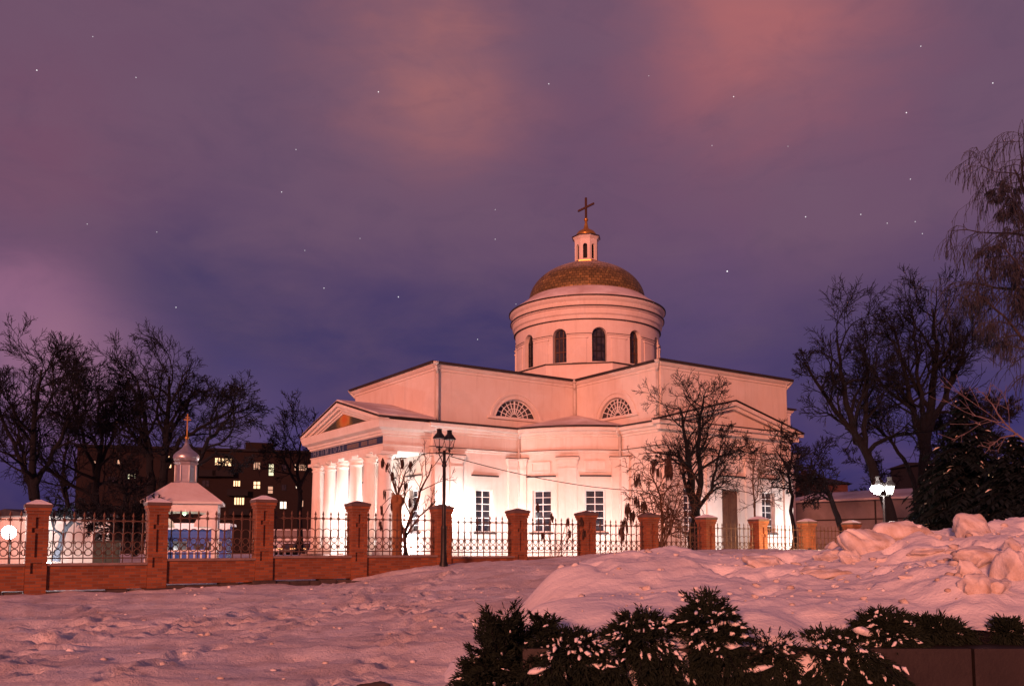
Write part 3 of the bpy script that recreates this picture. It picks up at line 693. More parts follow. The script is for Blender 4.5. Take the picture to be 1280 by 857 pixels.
# upper walls
UW = W - 0.12; UL = LA - 0.12; UR = RA - 0.12
up = [(-UL, -UW), (-UW, -UW), (-UW, -UR), (UW, -UR), (UW, -UW), (UL, -UW), (UL, UW), (UW, UW), (UW, UR), (-UW, UR), (-UW, UW), (-UL, UW)]
uw = MB(); ARC = []
LZ = 9.02; LH = 1.2; LWd = 1.58
LR = (LWd ** 2 + LH ** 2) / (2 * LH)
def lun_top(c, R=LR, hw=LWd, z0=LZ): return lambda s: z0 + math.sqrt(max(R * R - (s - c) ** 2, 0)) - (R - LH) if abs(s - c) < hw + 1e-6 else z0
for k, p in enumerate(up):
    q = up[(k + 1) % len(up)]; pos, L = flat(p, q)
    if L > 11.2 and abs(abs(p[0] - q[0]) - 11.26) < 0.1 or abs(abs(p[1] - q[1]) - 11.26) < 0.1:
        uw.wall(pos, L, Z_LE - 0.1, Z_UE, [], 0.3); continue
    if L > 9: c = (LA - 10.47) if abs(p[0]) > 10 else L - (LA - 10.47)
    else: c = L - (RA - 9.72) if abs(p[1]) < 10 else (RA - 9.72)
    uw.wall(pos, L, Z_LE - 0.1, Z_UE, [(c - LWd, c + LWd, LZ, lun_top(c))], 0.3)
    # archivolt
    nA = 22; arches = MB(); ARC.append(arches)
    for j in range(nA):
        a0 = PI * (0.06 + 0.88 * j / nA); a1 = PI * (0.06 + 0.88 * (j + 1) / nA)
        def ar_(a, rr): return (c - math.cos(a) * rr, LZ - 0.4 + math.sin(a) * rr)
        P4 = [ar_(a0, 1.86), ar_(a1, 1.86), ar_(a1, 2.04), ar_(a0, 2.04)]
        arches.prism(P4, lambda a, b, d: pos(a, b, d), -0.02, 0.055)
    arches.mbox(pos, c - 2.2, c + 2.2, LZ - 0.16, LZ - 0.02, -0.02, 0.12)
    fr = MB(); dd = 0.22
    top = lun_top(c)
    for j in range(20):
        s0 = c - LWd + 2 * LWd * j / 20; s1 = c - LWd + 2 * LWd * (j + 1) / 20
        fr.add([pos(s0, top(s0), -dd), pos(s1, top(s1), -dd), pos(s1, max(top(s1) - 0.09, LZ), -dd), pos(s0, max(top(s0) - 0.09, LZ), -dd)], [(0, 1, 2, 3)])
    fr.mbox(pos, c - LWd, c + LWd, LZ, LZ + 0.07, -dd - 0.04, -dd + 0.02)
    for a in [PI * t / 10 for t in range(1, 10)]:
        e = np.array([-math.cos(a), math.sin(a)]); r1 = 0.3
        r2 = r1
        while r2 < 2 and LZ + e[1] * (r2) < top(c + e[0] * r2) - 0.03 and abs(e[0] * r2) < LWd: r2 += 0.02
        nrm_ = np.array([-e[1], e[0]]) * (0.045 if abs(a - PI / 2) < 0.01 else 0.024)
        P4 = [(c + e[0] * r1 + nrm_[0], LZ + e[1] * r1 + nrm_[1]), (c + e[0] * r2 + nrm_[0], LZ + e[1] * r2 + nrm_[1]), (c + e[0] * r2 - nrm_[0], LZ + e[1] * r2 - nrm_[1]), (c + e[0] * r1 - nrm_[0], LZ + e[1] * r1 - nrm_[1])]
        fr.prism(P4, lambda a_, b_, d_: pos(a_, b_, d_), -dd - 0.04, -dd + 0.01)
    for rr in (0.30, 0.68, 1.02):
        for j in range(16):
            a0 = PI * j / 16; a1 = PI * (j + 1) / 16
            g = lambda a, r: (c - math.cos(a) * r, LZ + math.sin(a) * r * 0.92)
            if g(a0, rr)[1] > LZ + 1.15: continue
            fr.prism([g(a0, rr - 0.022), g(a1, rr - 0.022), g(a1, rr + 0.022), g(a0, rr + 0.022)], lambda a_, b_, d_: pos(a_, b_, d_), -dd - 0.035, -dd + 0.006)
    fo = fr.build('lunette_window', 'white_paint', CH)
    g = MB(); ss = [c - LWd + 2 * LWd * j / 20 for j in range(21)]
    g.poly([pos(s, top(s), -dd - 0.03) for s in ss]); g.build('pane', 'glass_dark', fo)
uwo = uw.build('upper_wall', 'plaster', CH); [a_.build('archivolt', 'plaster', uwo) for a_ in ARC]
uc = MB(); sweep(uc, up, [(0.0, Z_UE - 0.42), (0.05, Z_UE - 0.40), (0.05, Z_UE - 0.26), (0.12, Z_UE - 0.22), (0.22, Z_UE - 0.08), (0.22, Z_UE - 0.02), (0.0, Z_UE - 0.02)]); uc.build('upper_cornice', 'plaster', uwo)
OV = 0.36
uf = MB(); sweep(uf, up, [(0.0, Z_UE - 0.015), (OV, Z_UE - 0.015), (OV, Z_UE + 0.11), (0.15, Z_UE + 0.15)]); uf.build('roof_edge', 'tin_edge', CH)
# main roof: four low hipped arms covered with snow
RZ = 13.05; e0 = Z_UE + 0.13; rf = MB(); ew, el_, er = UW + OV - 0.05, UL + OV - 0.05, UR + OV - 0.05
for (fx, fy, A, sw) in ((-1, 1, el_, False), (1, 1, el_, False), (1, -1, er, True), (1, 1, er, True)):
    def T_(a, b, z): return (fx * a, b, z) if not sw else (b, fy * a, z)
    re = A - 5.6
    for sg in (-1, 1):
        rf.poly([T_(A, sg * ew, e0), T_(ew, sg * ew, e0), T_(0, 0, RZ), T_(re, 0, RZ)])
    rf.poly([T_(A, -ew, e0), T_(A, ew, e0), T_(re, 0, RZ)])
rf.build('roof', 'roof_snow', CH)
# lower roofs: fans over the rounded corners
for k, (pos, L, ar) in enumerate(segs):
    if not ar: continue
    cr = MB()
    mid = np.array(pos(L / 2, 0, 0)[:2]); cx_, cy_ = np.sign(mid) * UW
    ring = [pos(L * j / 14, Z_LE + 0.09, 0.42) for j in range(15)]
    a = (math.copysign(Q + 0.3, cx_), cy_, Z_LE + 0.14); b = (cx_, math.copysign(Q + 0.3, cy_), Z_LE + 0.14)
    first = ring[0]
    ends = (a, b) if abs(first[0]) > abs(first[1]) else (b, a)
    chain = [ends[0]] + ring + [ends[1]]; apex = (cx_, cy_, 9.62)
    for p, q in zip(chain[:-1], chain[1:]):
        p2 = tuple((np.array(p) + np.array(apex)) / 2 + (0, 0, 0.0)); q2 = tuple((np.array(q) + np.array(apex)) / 2)
        cr.add([p, q, q2, p2], [(0, 1, 2, 3)]); cr.add([p2, q2, apex], [(0, 1, 2)])
    cr.build('corner_roof', 'roof_snow', CH)
# downpipes in the corners
def downpipe(u, v, z0, z1, du, dv, hopper=True):
    m = MB(); m.tube([(u, v, z1 - 0.55), (u, v, z0)], 0.09, 8)
    m.tube([(u + du * 0.0, v + dv * 0.0, z1 - 0.55), (u + du, v + dv, z1 - 0.12)], 0.09, 8)
    m.lathe([(0.10, z1 - 0.14), (0.20, z1 + 0.02), (0.20, z1 + 0.06)], 10, u + du, v + dv)
    m.build('downpipe', 'pipe', CH)
downpipe(-UL - 0.05 + 0.2, -UW - 0.12, 8.4, Z_UE, -0.25, -0.2)
downpipe(-UW - 0.12, -UW - 0.12, 9.5, Z_UE, -0.15, -0.15)
downpipe(-UW - 0.12, -UR + 0.2, 8.5, Z_UE, -0.2, -0.25)
downpipe(-Q - 0.05, -W - 0.16, 0.4, Z_LE, -0.05, -0.34)
downpipe(-W - 0.16, -Q - 0.05, 0.4, Z_LE, -0.34, -0.05)
downpipe(UW + 0.1, -UR + 0.15, 8.5, Z_UE, 0.35, -0.2)
downpipe(-UL + 0.15, UW + 0.1, 8.5, Z_UE, -0.3, 0.35)

# drum and dome
ob = MB(); ob.lathe([(6.05, 11.8), (6.05, 13.5), (5.55, 13.58)], 8, a0=PI / 8, smooth=False); ob.build('drum_base', 'plaster', CH)
of = MB(); of.lathe([(6.08, 13.50), (6.13, 13.50), (6.13, 13.58), (5.5, 13.66)], 8, a0=PI / 8, smooth=False); of.build('base_flashing', 'tin_edge', CH)
RD = 5.40
def dpos(s, z, d): a = s / RD; return ((RD + d) * math.cos(a), (RD + d) * math.sin(a), z)
dr = MB(); SD = 2 * PI * RD; holes = []; hw_ = 0.52; zsp = 15.62
for k in range(12):
    c = RD * (k * PI / 6 + PI / 12 * 0) + 1e-6
    if k == 0: c = SD  # the seam window is split in two
    f = (lambda c: (lambda s: zsp + math.sqrt(max(hw_ ** 2 - (s - c) ** 2, 0))))(c)
    if k == 0: holes += [(SD - hw_, SD, 13.72, f), (0.0, hw_, 13.72, (lambda s: zsp + math.sqrt(max(hw_ ** 2 - s ** 2, 0))))]
    else: holes.append((c - hw_, c + hw_, 13.72, f))
dr.wall(dpos, SD, 13.5, 18.0, holes, 0.38, step=0.28)
dro = dr.build('drum', 'plaster', CH)
for k in range(12):
    c = RD * (k * PI / 6); fr = MB(); im = MB(); ims = MB(); pp = MB()
    def dp(s, z, d, c=c): return dpos(s + c, z, d)
    dd = 0.30
    for x in (-0.5, -0.17, 0.17, 0.46): fr.mbox(dp, x, x + 0.04, 13.74, zsp + (0.42 if abs(x) < 0.3 else 0.05), -dd - 0.05, -dd)
    for z in (14.5, 15.5): fr.mbox(dp, -0.5, 0.5, z, z + 0.05, -dd - 0.052, -dd + 0.003)
    fo = fr.build('drum_window', 'bronze' if k % 2 else 'house_dark', CH)
    g = MB(); g.poly([dp(-0.52, 13.7, -dd - 0.04), dp(0.52, 13.7, -dd - 0.04)] + [dp(0.52 * math.cos(PI * j / 12), zsp + 0.52 * math.sin(PI * j / 12), -dd - 0.04) for j in range(13)])
    g.build('pane', 'glass_dark', fo)
    s0 = hw_ + 0.10; s1 = RD * PI / 6 - hw_ - 0.10
    im.mbox(dp, hw_ + 0.02, RD * PI / 6 - hw_ - 0.02, zsp - 0.02, zsp + 0.06, -0.02, 0.07, 4)
    ims.mbox(dp, hw_ + 0.02, RD * PI / 6 - hw_ - 0.02, zsp + 0.062, zsp + 0.10, -0.02, 0.09, 4)
    mid = RD * PI / 12
    pp.mbox(dp, mid - 0.52, mid + 0.52, 13.65, zsp - 0.25, -0.02, 0.05, 3); pp.mbox(dp, mid - 0.60, mid + 0.60, zsp - 0.25, zsp - 0.14, -0.02, 0.09, 3)
    im.build('impost_band', 'plaster', dro); ims.build('impost_flashing', 'tin_edge', dro); pp.build('drum_panel', 'plaster', dro)
dc = MB(); dc.lathe([(5.38, 16.70), (5.48, 16.72), (5.50, 17.0), (5.60, 17.1), (5.62, 17.45), (5.72, 17.5), (5.74, 17.6), (5.62, 17.62), (5.64, 17.95), (5.76, 18.1), (5.84, 18.26), (5.5, 18.30)], 96, smooth=False); dc.build('drum_cornice', 'plaster', dro)
df = MB()
for r, z, t in ((5.52, 16.69, 0.05), (5.79, 17.56, 0.075), (5.90, 18.27, 0.09)): df.lathe([(r - 0.2, z), (r, z), (r, z + t), (r - 0.25, z + t + 0.02)], 96, smooth=False)
df.build('cornice_flashing', 'tin_edge', dro)
sr = MB(); sr.lathe([(5.80, 18.36), (5.70, 18.48), (5.0, 18.95), (4.42, 19.40), (4.2, 19.5)], 96); sr.build('snow_ring', 'roof_snow', CH)
dm = MB(); prof = []
for j in range(29):
    t = PI / 2 * j / 28 * 0.83; prof.append((4.38 * math.cos(t), 19.35 + 2.95 * math.sin(t)))
dm.lathe(prof, 96); dmo = dm.build('dome', 'dome_tiles', CH)
rb = MB()
rb.tube([(-4.42 * math.cos(t) * math.cos(1.0) , 4.42 * math.cos(t) * math.sin(1.0), 19.37 + 2.98 * math.sin(t)) for t in [PI / 2 * j / 20 * 0.83 for j in range(21)]], 0.035, 6); rb.build('dome_ladder', 'tin_edge', dmo)
ZL = 22.25
lp = MB(); lp.lathe([(1.22, ZL - 0.12), (1.22, ZL + 0.10), (1.05, ZL + 0.16)], 8, a0=PI / 8, smooth=False); lp.build('lantern_base', 'gilt', CH)
RL = 0.84
ln = MB(); SL = 16 * RL * math.tan(PI / 8)
sl_ = SL / 8
for k in range(8):
    a = k * PI / 4 ; P = (RL / math.cos(PI / 8) * math.cos(a - PI / 8), RL / math.cos(PI / 8) * math.sin(a - PI / 8)); Qp = (RL / math.cos(PI / 8) * math.cos(a + PI / 8), RL / math.cos(PI / 8) * math.sin(a + PI / 8))
    pos, L = flat(P, Qp)
    ln.wall(pos, L, ZL + 0.15, 24.12, [(L / 2 - 0.16, L / 2 + 0.16, ZL + 0.3, lambda s, L=L: 23.55 + math.sqrt(max(0.16 ** 2 - (s - L / 2) ** 2, 0)))], 0.16)
lno = ln.build('lantern', 'plaster', CH)
lc = MB(); lc.lathe([(0.62, ZL + 0.16), (0.62, 24.0)], 8, a0=PI / 8, smooth=False); lc.build('lantern_core', 'dark_room', lno)
lk = MB(); lk.lathe([(0.88, 24.05), (0.95, 24.15), (1.08, 24.32)], 8, a0=PI / 8, smooth=False); lk.build('lantern_cornice', 'plaster', lno)
lf = MB(); lf.lathe([(1.10, 24.32), (1.13, 24.32), (1.13, 24.40), (0.8, 24.50)], 8, a0=PI / 8, smooth=False); lf.build('lantern_flashing', 'tin_edge', lno)
ld = MB(); ld.lathe([(0.82, 24.46), (0.78, 24.62), (0.62, 24.85), (0.36, 25.0), (0.20, 25.12), (0.13, 25.4), (0.09, 25.72), (0.05, 25.78)], 24); ld.build('lantern_dome', 'gilt', CH)
fb = MB(); fb.lathe([(0.02, 25.66), (0.14, 25.72), (0.17, 25.82), (0.12, 25.93), (0.02, 25.97)], 16); fb.build('finial_ball', 'gilt', CH)
cr_ = MB(); cr_.box(-0.065, 0.065, -0.065, 0.065, 25.9, 27.55); cr_.box(-0.05, 0.05, -0.95, -0.066, 26.72, 26.86); cr_.box(-0.05, 0.05, 0.066, 0.95, 26.72, 26.86); cr_.build('cross', 'bronze', CH)

# front portico (towards -u)
PU = -19.5; PHW = 5.45; po = MB()
colm = []
for v in (-5.0, -3.0, -1.0, 1.0, 3.0, 5.0):
    m = MB(); m.box(-19.15 - 0.52, -19.15 + 0.52, v - 0.52, v + 0.52, 0.5, 0.72)
    m.lathe([(0.50, 0.72), (0.50, 0.86), (0.44, 0.92), (0.43, 1.0), (0.42, 2.6), (0.37, 5.75), (0.36, 5.85), (0.42, 5.9), (0.42, 5.98), (0.37, 6.0), (0.38, 6.1), (0.50, 6.24)], 28, -19.15, v)
    m.box(-19.15 - 0.53, -19.15 + 0.53, v - 0.53, v + 0.53, 6.24, 6.44); m.build('column', 'plaster', CH)
m = MB(); m.box(PU - 0.5, -LA - 0.11, -PHW - 0.3, PHW + 0.3, -0.5, 0.5); 
for j in range(3): m.box(PU - 0.5 - 0.35 * (j + 1), PU - 0.501 - 0.35 * j, -PHW, PHW, -0.5, 0.5 - 0.15 * (j + 1))
m.build('portico_steps', 'coping', CH)
ENT = 6.46
m = MB(); m.box(PU, -LA - 0.01, -PHW, PHW, ENT, Z_LE - 0.1)
m.build('entablature', 'plaster', CH)
pr = [(PU, PHW), (PU, -PHW), (-LA - 0.01, -PHW), (-LA - 0.01, PHW)]
def sweep_open(mb, pts, prof):
    P = np.array(pts, float); n = len(P); V = []
    for i in range(n):
        ns = []
        if i > 0: a = P[i] - P[i - 1]; a /= np.linalg.norm(a); ns.append(np.array([a[1], -a[0]]))
        if i < n - 1: b = P[i + 1] - P[i]; b /= np.linalg.norm(b); ns.append(np.array([b[1], -b[0]]))
        mt = sum(ns); 
        if len(ns) == 2: mt = mt / ((mt @ mt) / 2 + 1e-9)
        for d, z in prof: V.append((P[i][0] + mt[0] * d, P[i][1] + mt[1] * d, z))
    k = len(prof)
    mb.add(V, [(i * k + j, (i + 1) * k + j, (i + 1) * k + j + 1, i * k + j + 1) for i in range(n - 1) for j in range(k - 1)])
entp = [(-LA - 0.01, PHW), (PU, PHW), (PU, -PHW), (-LA - 0.01, -PHW)]
m = MB(); sweep_open(m, entp, [(0, ENT + 0.3), (0.06, ENT + 0.32), (0.06, ENT + 0.38), (0, ENT + 0.385)]); sweep_open(m, entp, [(0.0, 7.3), (0.08, 7.34), (0.08, 7.44), (0.16, 7.48), (0.2, 7.6), (0.45, 7.74), (0.52, 7.98), (0.56, 8.16), (0.56, 8.2), (0, 8.21)])
m.build('portico_cornice', 'plaster', CH)
fz = MB(); fz.box(PU - 0.03, PU - 0.002, -PHW + 0.02, PHW - 0.02, ENT + 0.4, 7.28); fzo = fz.build('frieze_board', 'frieze_blue', CH)
# lettering and ornament on the frieze
def text_mesh(name, body, size, mat, parent, loc, rot, ext=0.004, sx=1.0):
    cu = bpy.data.curves.new(name, 'FONT'); cu.body = body; cu.size = size; cu.extrude = ext; cu.align_x = 'CENTER'; cu.align_y = 'CENTER'
    to = bpy.data.objects.new(name, cu); C.objects.link(to)
    dg = bpy.context.evaluated_depsgraph_get(); me = bpy.data.meshes.new_from_object(to.evaluated_get(dg))
    bpy.data.objects.remove(to); o = bpy.data.objects.new(name, me); C.objects.link(o)
    me.materials.clear(); me.materials.append(MATS[mat]); o.parent = parent; o.location = loc; o.rotation_euler = rot; o.scale = (sx, 1, 1)
    return o
for ch, v in zip('НЗПМІОАІ', (4.75, 4.2, 3.45, 2.7, 2.0, 1.35, 0.65, 0.1)):
    text_mesh('letter', ch, 0.50, 'letter', fzo, (PU - 0.036, v, 7.07), (PI / 2, 0, -PI / 2), sx=1.25)
for v0, v1 in ((-0.5, -2.2), (-2.55, -3.4), (-3.6, -4.7)):
    m = MB(); m.box(PU - 0.036, PU - 0.0305, v1, v0, 6.93, 7.2); m.build('ornament', 'letter_brown', fzo)
# pediment
AP = 9.85; HB = PHW + 0.56
m = MB(); m.prism([(-PHW + 0.1, Z_LE - 0.04), (PHW - 0.1, Z_LE - 0.04), (0, AP - 0.35)], lambda a, b, d: (d, a, b), PU + 0.02, PU + 0.25); m.build('pediment_wall', 'plaster', CH)
m = MB(); m.prism([(-3.55, 8.42), (3.55, 8.42), (0, 9.45)], lambda a, b, d: (d, a, b), PU - 0.03, PU + 0.015); m.build('tympanum_painting', 'icon_paint', CH)
rk = MB()
def rake(mb, sgn, hb, zb, ap, d0, d1, t0, t1, fn):
    """raking cornice slab: thickness t0..t1 below the slope line, between depths d0..d1"""
    L = math.hypot(hb, ap - zb); nz, nh = hb / L, (ap - zb) / L
    mb.prism([(sgn * hb, zb - t0 / nz), (0, ap - t0 / nz), (0, ap - t1 / nz), (sgn * hb, zb - t1 / nz)], fn, d0, d1)
for sgn in (-1, 1):
    fn = lambda a, b, d: (d, a, b)
    rake(rk, sgn, HB, Z_LE + 0.02, AP, PU - 0.56, PU + 0.1, 0.0, 0.2, fn)
    rake(rk, sgn, HB - 0.35, Z_LE + 0.02, AP - 0.12, PU - 0.40, PU + 0.08, 0.1, 0.26, fn)
    rake(rk, sgn, HB - 0.9, Z_LE + 0.02, AP - 0.30, PU - 0.22, PU + 0.06, 0.09, 0.22, fn)
    rake(rk, sgn, HB - 1.3, Z_LE + 0.02, AP - 0.44, PU - 0.12, PU + 0.04, 0.09, 0.2, fn)
rk.build('raking_cornice', 'plaster', CH)
pf = MB()
for sgn in (-1, 1): rake(pf, sgn, HB + 0.08, Z_LE + 0.02, AP + 0.03, PU - 0.62, -UL + 0.0, -0.07, -0.005, lambda a, b, d: (d, a, b))
pf.build('portico_roof_edge', 'tin_edge', CH)
pr_ = MB()
for sgn in (-1, 1): rake(pr_, sgn, HB - 0.1, Z_LE + 0.10, AP + 0.06, PU - 0.52, -UL - 0.005, -0.16, -0.06, lambda a, b, d: (d, a, b))
pr_.build('portico_roof', 'roof_snow', CH)
# side pediment (towards -v), shallow
PV = -RA - 0.55; AP2 = 9.85; HB2 = 6.4
fn2 = lambda a, b, d: (a, d, b)
m = MB(); m.prism([(-HB2 + 0.3, Z_LE + 0.02), (HB2 - 0.3, Z_LE + 0.02), (0, AP2 - 0.1)], fn2, -RA - 0.06, -UR + 0.05); m.build('side_pediment_wall', 'plaster', CH)
rk = MB()
for sgn in (-1, 1):
    rake(rk, sgn, HB2, Z_LE + 0.03, AP2, PV, -UR, 0.0, 0.22, fn2); rake(rk, sgn, HB2 - 0.4, Z_LE + 0.03, AP2 - 0.13, PV + 0.2, -UR - 0.002, 0.1, 0.30, fn2)
rk.build('side_raking_cornice', 'plaster', CH)
m = MB(); m.box(-HB2 - 0.03, HB2 + 0.03, PV, -RA - 0.02, Z_LE - 0.2, Z_LE + 0.0); m.box(-HB2 + 0.2, HB2 - 0.2, PV + 0.2, -RA - 0.02, Z_LE - 0.5, Z_LE - 0.201)
m.build('side_cornice', 'plaster', CH)
m = MB(); m.box(-HB2 - 0.06, HB2 + 0.06, PV - 0.05, -RA - 0.02, Z_LE + 0.003, Z_LE + 0.06); m.build('side_ledge', 'tin_edge', CH)
pf = MB()
for sgn in (-1, 1): rake(pf, sgn, HB2 + 0.06, Z_LE + 0.05, AP2 + 0.05, PV - 0.06, -UR, -0.06, -0.005, fn2)
pf.build('side_roof_edge', 'tin_edge', CH)

# ------------------------------------------------------------------ fence
FD = np.array([28.74, 17.5]); FSTEP = np.linalg.norm(FD) / 12; FDu = FD / np.linalg.norm(FD); FANG = math.atan2(FDu[1], FDu[0])
P0 = np.array([-11.79, 22.1])
def fpt(n): return P0 + FDu * FSTEP * n
TOP = [2.71, 2.83, 2.98, 2.94, 2.91, 2.84, 2.82, 2.80, 2.76, 2.74, 2.69, 2.67, 2.66]
COP = {-1: 1.17, 0: 1.17, 1: 1.27, 2: 1.32, 3: 1.32, 4: 1.28, 5: 1.26, 6: 1.24, 7: 1.22, 8: 1.2, 9: 1.18, 10: 1.15, 11: 1.12}
PA = 0.235
def make_pier(label, snowy):
    t = thing('brick_pier', label, 'fence pier', group='brick fence piers')
    m = MB()
    # shaft with a cross sunk into the front and back; z measured down from the top of the shaft (origin = cap underside)
    xs = [-PA, -0.125, -0.05, 0.05, 0.125, PA]; zs = [-2.6, -1.62, -1.36, -1.22, -0.62, -0.50, -0.36, -0.24, -0.02]
    def rec(i, j):
        zc = (zs[j] + zs[j + 1]) / 2; xc = (xs[i] + xs[i + 1]) / 2
        if -1.62 < zc < -1.36 and abs(xc) < 0.125: return True
        if abs(xc) < 0.05 and -1.22 < zc < -0.24: return True
        if abs(xc) < 0.125 and -0.62 < zc < -0.50 + 0.001: return True
        return False
    for sg in (-1, 1):
        for i in range(5):
            for j in range(8):
                y = sg * (PA - (0.05 if rec(i, j) else 0))
                m.add([(xs[i], y, zs[j]), (xs[i + 1], y, zs[j]), (xs[i + 1], y, zs[j + 1]), (xs[i], y, zs[j + 1])], [(0, 1, 2, 3)])
                if rec(i, j):
                    yo = sg * PA
                    for (a, b, ii, jj) in (((xs[i], zs[j]), (xs[i], zs[j + 1]), i - 1, j), ((xs[i + 1], zs[j]), (xs[i + 1], zs[j + 1]), i + 1, j), ((xs[i], zs[j]), (xs[i + 1], zs[j]), i, j - 1), ((xs[i], zs[j + 1]), (xs[i + 1], zs[j + 1]), i, j + 1)):
                        if not rec(ii, jj): m.add([(a[0], y, a[1]), (b[0], y, b[1]), (b[0], yo, b[1]), (a[0], yo, a[1])], [(0, 1, 2, 3)])
    for sg in (-1, 1): m.add([(sg * PA, -PA, -2.6), (sg * PA, PA, -2.6), (sg * PA, PA, -0.02), (sg * PA, -PA, -0.02)], [(0, 1, 2, 3)])
    m.build('shaft', 'brick', t)
    m = MB(); m.box(-PA - 0.025, PA + 0.025, -PA - 0.025, PA + 0.025, -0.165, -0.09); m.box(-PA - 0.05, PA + 0.05, -PA - 0.05, PA + 0.05, -0.088, 0.0); m.build('corbel', 'brick', t)
    m = MB(); m.frustum(0, 0, 0.001, 0.075, PA + 0.07, PA + 0.07, PA + 0.075, PA + 0.075); m.frustum(0, 0, 0.075, 0.165, PA + 0.075, PA + 0.075, 0.03, 0.03); cap = m.build('cap', 'tin_cap', t)
    if snowy:
        m = MB(); m.frustum(0, 0, 0.079, 0.105, PA + 0.06, PA + 0.06, PA + 0.03, PA + 0.03); m.frustum(0, 0, 0.105, 0.20, PA + 0.03, PA + 0.03, 0.06, 0.06); m.build('snow_cap', 'snow', cap)
    m = MB(); m.box(-PA - 0.07, PA + 0.07, -PA - 0.07, PA + 0.07, -3.2, -2.16); m.build('footing', 'plinth_stone', t)
    return t
PLAB = ['brick pier with a pale snowy cap, leftmost, beside the glaring lamp', 'brick pier standing in front of the left post of the gazebo', 'brick pier between the gazebo and the parked cars',
        'dark capped brick pier in front of the portico columns', 'brick pier directly behind the tall black lamp post', 'brick pier between the first two ground floor windows right of the lamp post',
        'brick pier just left of the window nearest the round corner downpipe', 'brick pier beside the weeping bush left of the bare tree', 'brick pier at the foot of the forked bare tree',
        'brick pier between the brown side door and the rightmost church window', 'brightly lit orange brick pier just past the church corner', 'orange brick pier behind the grey snow clods', 'brick pier of which only the white cap shows above the clods']
proto_p = make_pier(PLAB[0], True); proto_d = None
for n in range(13):
    p = fpt(n); loc = (p[0], p[1], TOP[n] - 0.165)
    snowy = n in (0, 1, 2) or n >= 8
    if n == 0: proto_p.location = loc; proto_p.rotation_euler = (0, 0, FANG)
    elif snowy: dup(proto_p, loc, FANG, PLAB[n])
    elif proto_d is None:
        proto_d = make_pier(PLAB[n], False); proto_d.location = loc; proto_d.rotation_euler = (0, 0, FANG)
    else: dup(proto_d, loc, FANG, PLAB[n])
SPL = FSTEP - 2 * PA - 0.012
def make_fwall(label):
    t = thing('fence_wall', label, 'low wall', group='low brick walls of the fence')
    m = MB(); m.box(-SPL / 2, SPL / 2, -0.17, 0.17, -0.66, -0.06); m.build('brickwork', 'brick', t)
    m = MB(); m.box(-SPL / 2 + 0.003, SPL / 2 - 0.003, -0.23, 0.23, -0.058, 0.0); m.build('coping', 'coping', t)
    m = MB(); rg = random.Random(5); x = -SPL / 2 + 0.003
    while x < SPL / 2 - 0.1:
        wd = rg.uniform(0.3, 0.6); m.box(x, min(x + wd - 0.02, SPL / 2 - 0.003), -0.21 - rg.uniform(0, 0.05), 0.2, -1.5, -0.665 - rg.uniform(0, 0.05)); x += wd
    m.build('footing', 'plinth_stone', t)
    return t
def make_panel(label):
    t = thing('iron_railing', label, 'railing', group='iron railings of the fence')
    nb = 10; dx = SPL / nb
    m = MB(); m.box(-SPL / 2, SPL / 2, -0.013, 0.013, 1.06, 1.09); m.build('rail', 'iron', t)
    m = MB(); m.box(-SPL / 2, SPL / 2, -0.013, 0.013, 0.11, 0.14); m.build('rail', 'iron', t)
    for i in range(nb):
        x = -SPL / 2 + dx * (i + 0.5); m = MB()
        m.box(x - 0.012, x + 0.012, -0.012, 0.012, 0.0, 1.15)
        m.add([(x - 0.034, 0, 1.20), (x + 0.034, 0, 1.20), (x, -0.014, 1.20), (x, 0.014, 1.20), (x, 0, 1.30), (x, 0, 1.13)], [(0, 2, 4), (2, 1, 4), (1, 3, 4), (3, 0, 4), (2, 0, 5), (1, 2, 5), (3, 1, 5), (0, 3, 5)])
        for z in (1.075, 0.52, 0.26):
            r = 0.052
            for a in range(8):
                an = a * PI / 4; m.add([(x, -0.02, z), (x + r * math.cos(an - .25), -0.012, z + r * math.sin(an - .25)), (x + r * 1.15 * math.cos(an), 0.0, z + r * 1.15 * math.sin(an)), (x + r * math.cos(an + .25), -0.012, z + r * math.sin(an + .25)), (x, 0.02, z)], [(0, 1, 2), (0, 2, 3), (4, 2, 1), (4, 3, 2)])
        m.build('bar', 'iron', t)
    m = MB(); rt = 0.012
    for i in range(nb + 1):
        x = -SPL / 2 + dx * i; hwd = dx / 2 - 0.012
        if 0 < i < nb or True:
            lo = -SPL / 2 + 0.01; hi = SPL / 2 - 0.01
            cl = lambda v: min(max(v, lo), hi)
            pts = [(cl(x - hwd), 0, 0.56)] + [(cl(x - hwd * math.cos(a)), 0, 0.70 + 0.085 * math.sin(a)) for a in [PI * j / 8 for j in range(9)]] + [(cl(x + hwd), 0, 0.56)]
            m.tube(pts, rt, 4, cap=False)
            for z, rz in ((0.46, 0.085), (0.27, 0.085)):
                m.tube([(cl(x + 0.082 * math.cos(a)), 0.004, z + rz * math.sin(a)) for a in [2 * PI * j / 10 for j in range(11)]], rt, 4, cap=False)
    m.build('scrollwork', 'iron', t)
    return t
wlab = {-1: 'low brick wall under the lamp at the left edge', 0: 'low brick wall in front of the lit white shed', 1: 'low brick wall below the gazebo opening with the blue kiosk', 2: 'low brick wall in front of the parked cars and first columns', 3: 'low brick wall below the orange tree stump', 4: 'low brick wall just right of the lamp post',
        5: 'low brick wall below the left window of the rounded corner', 6: 'low brick wall sinking into the snow bank', 7: 'low brick wall behind the crest of the snow bank', 8: 'low brick wall in front of the brown side door', 9: 'low brick wall below the rightmost church window', 10: 'low wall just right of the lit church corner', 11: 'low wall last before the clods'}
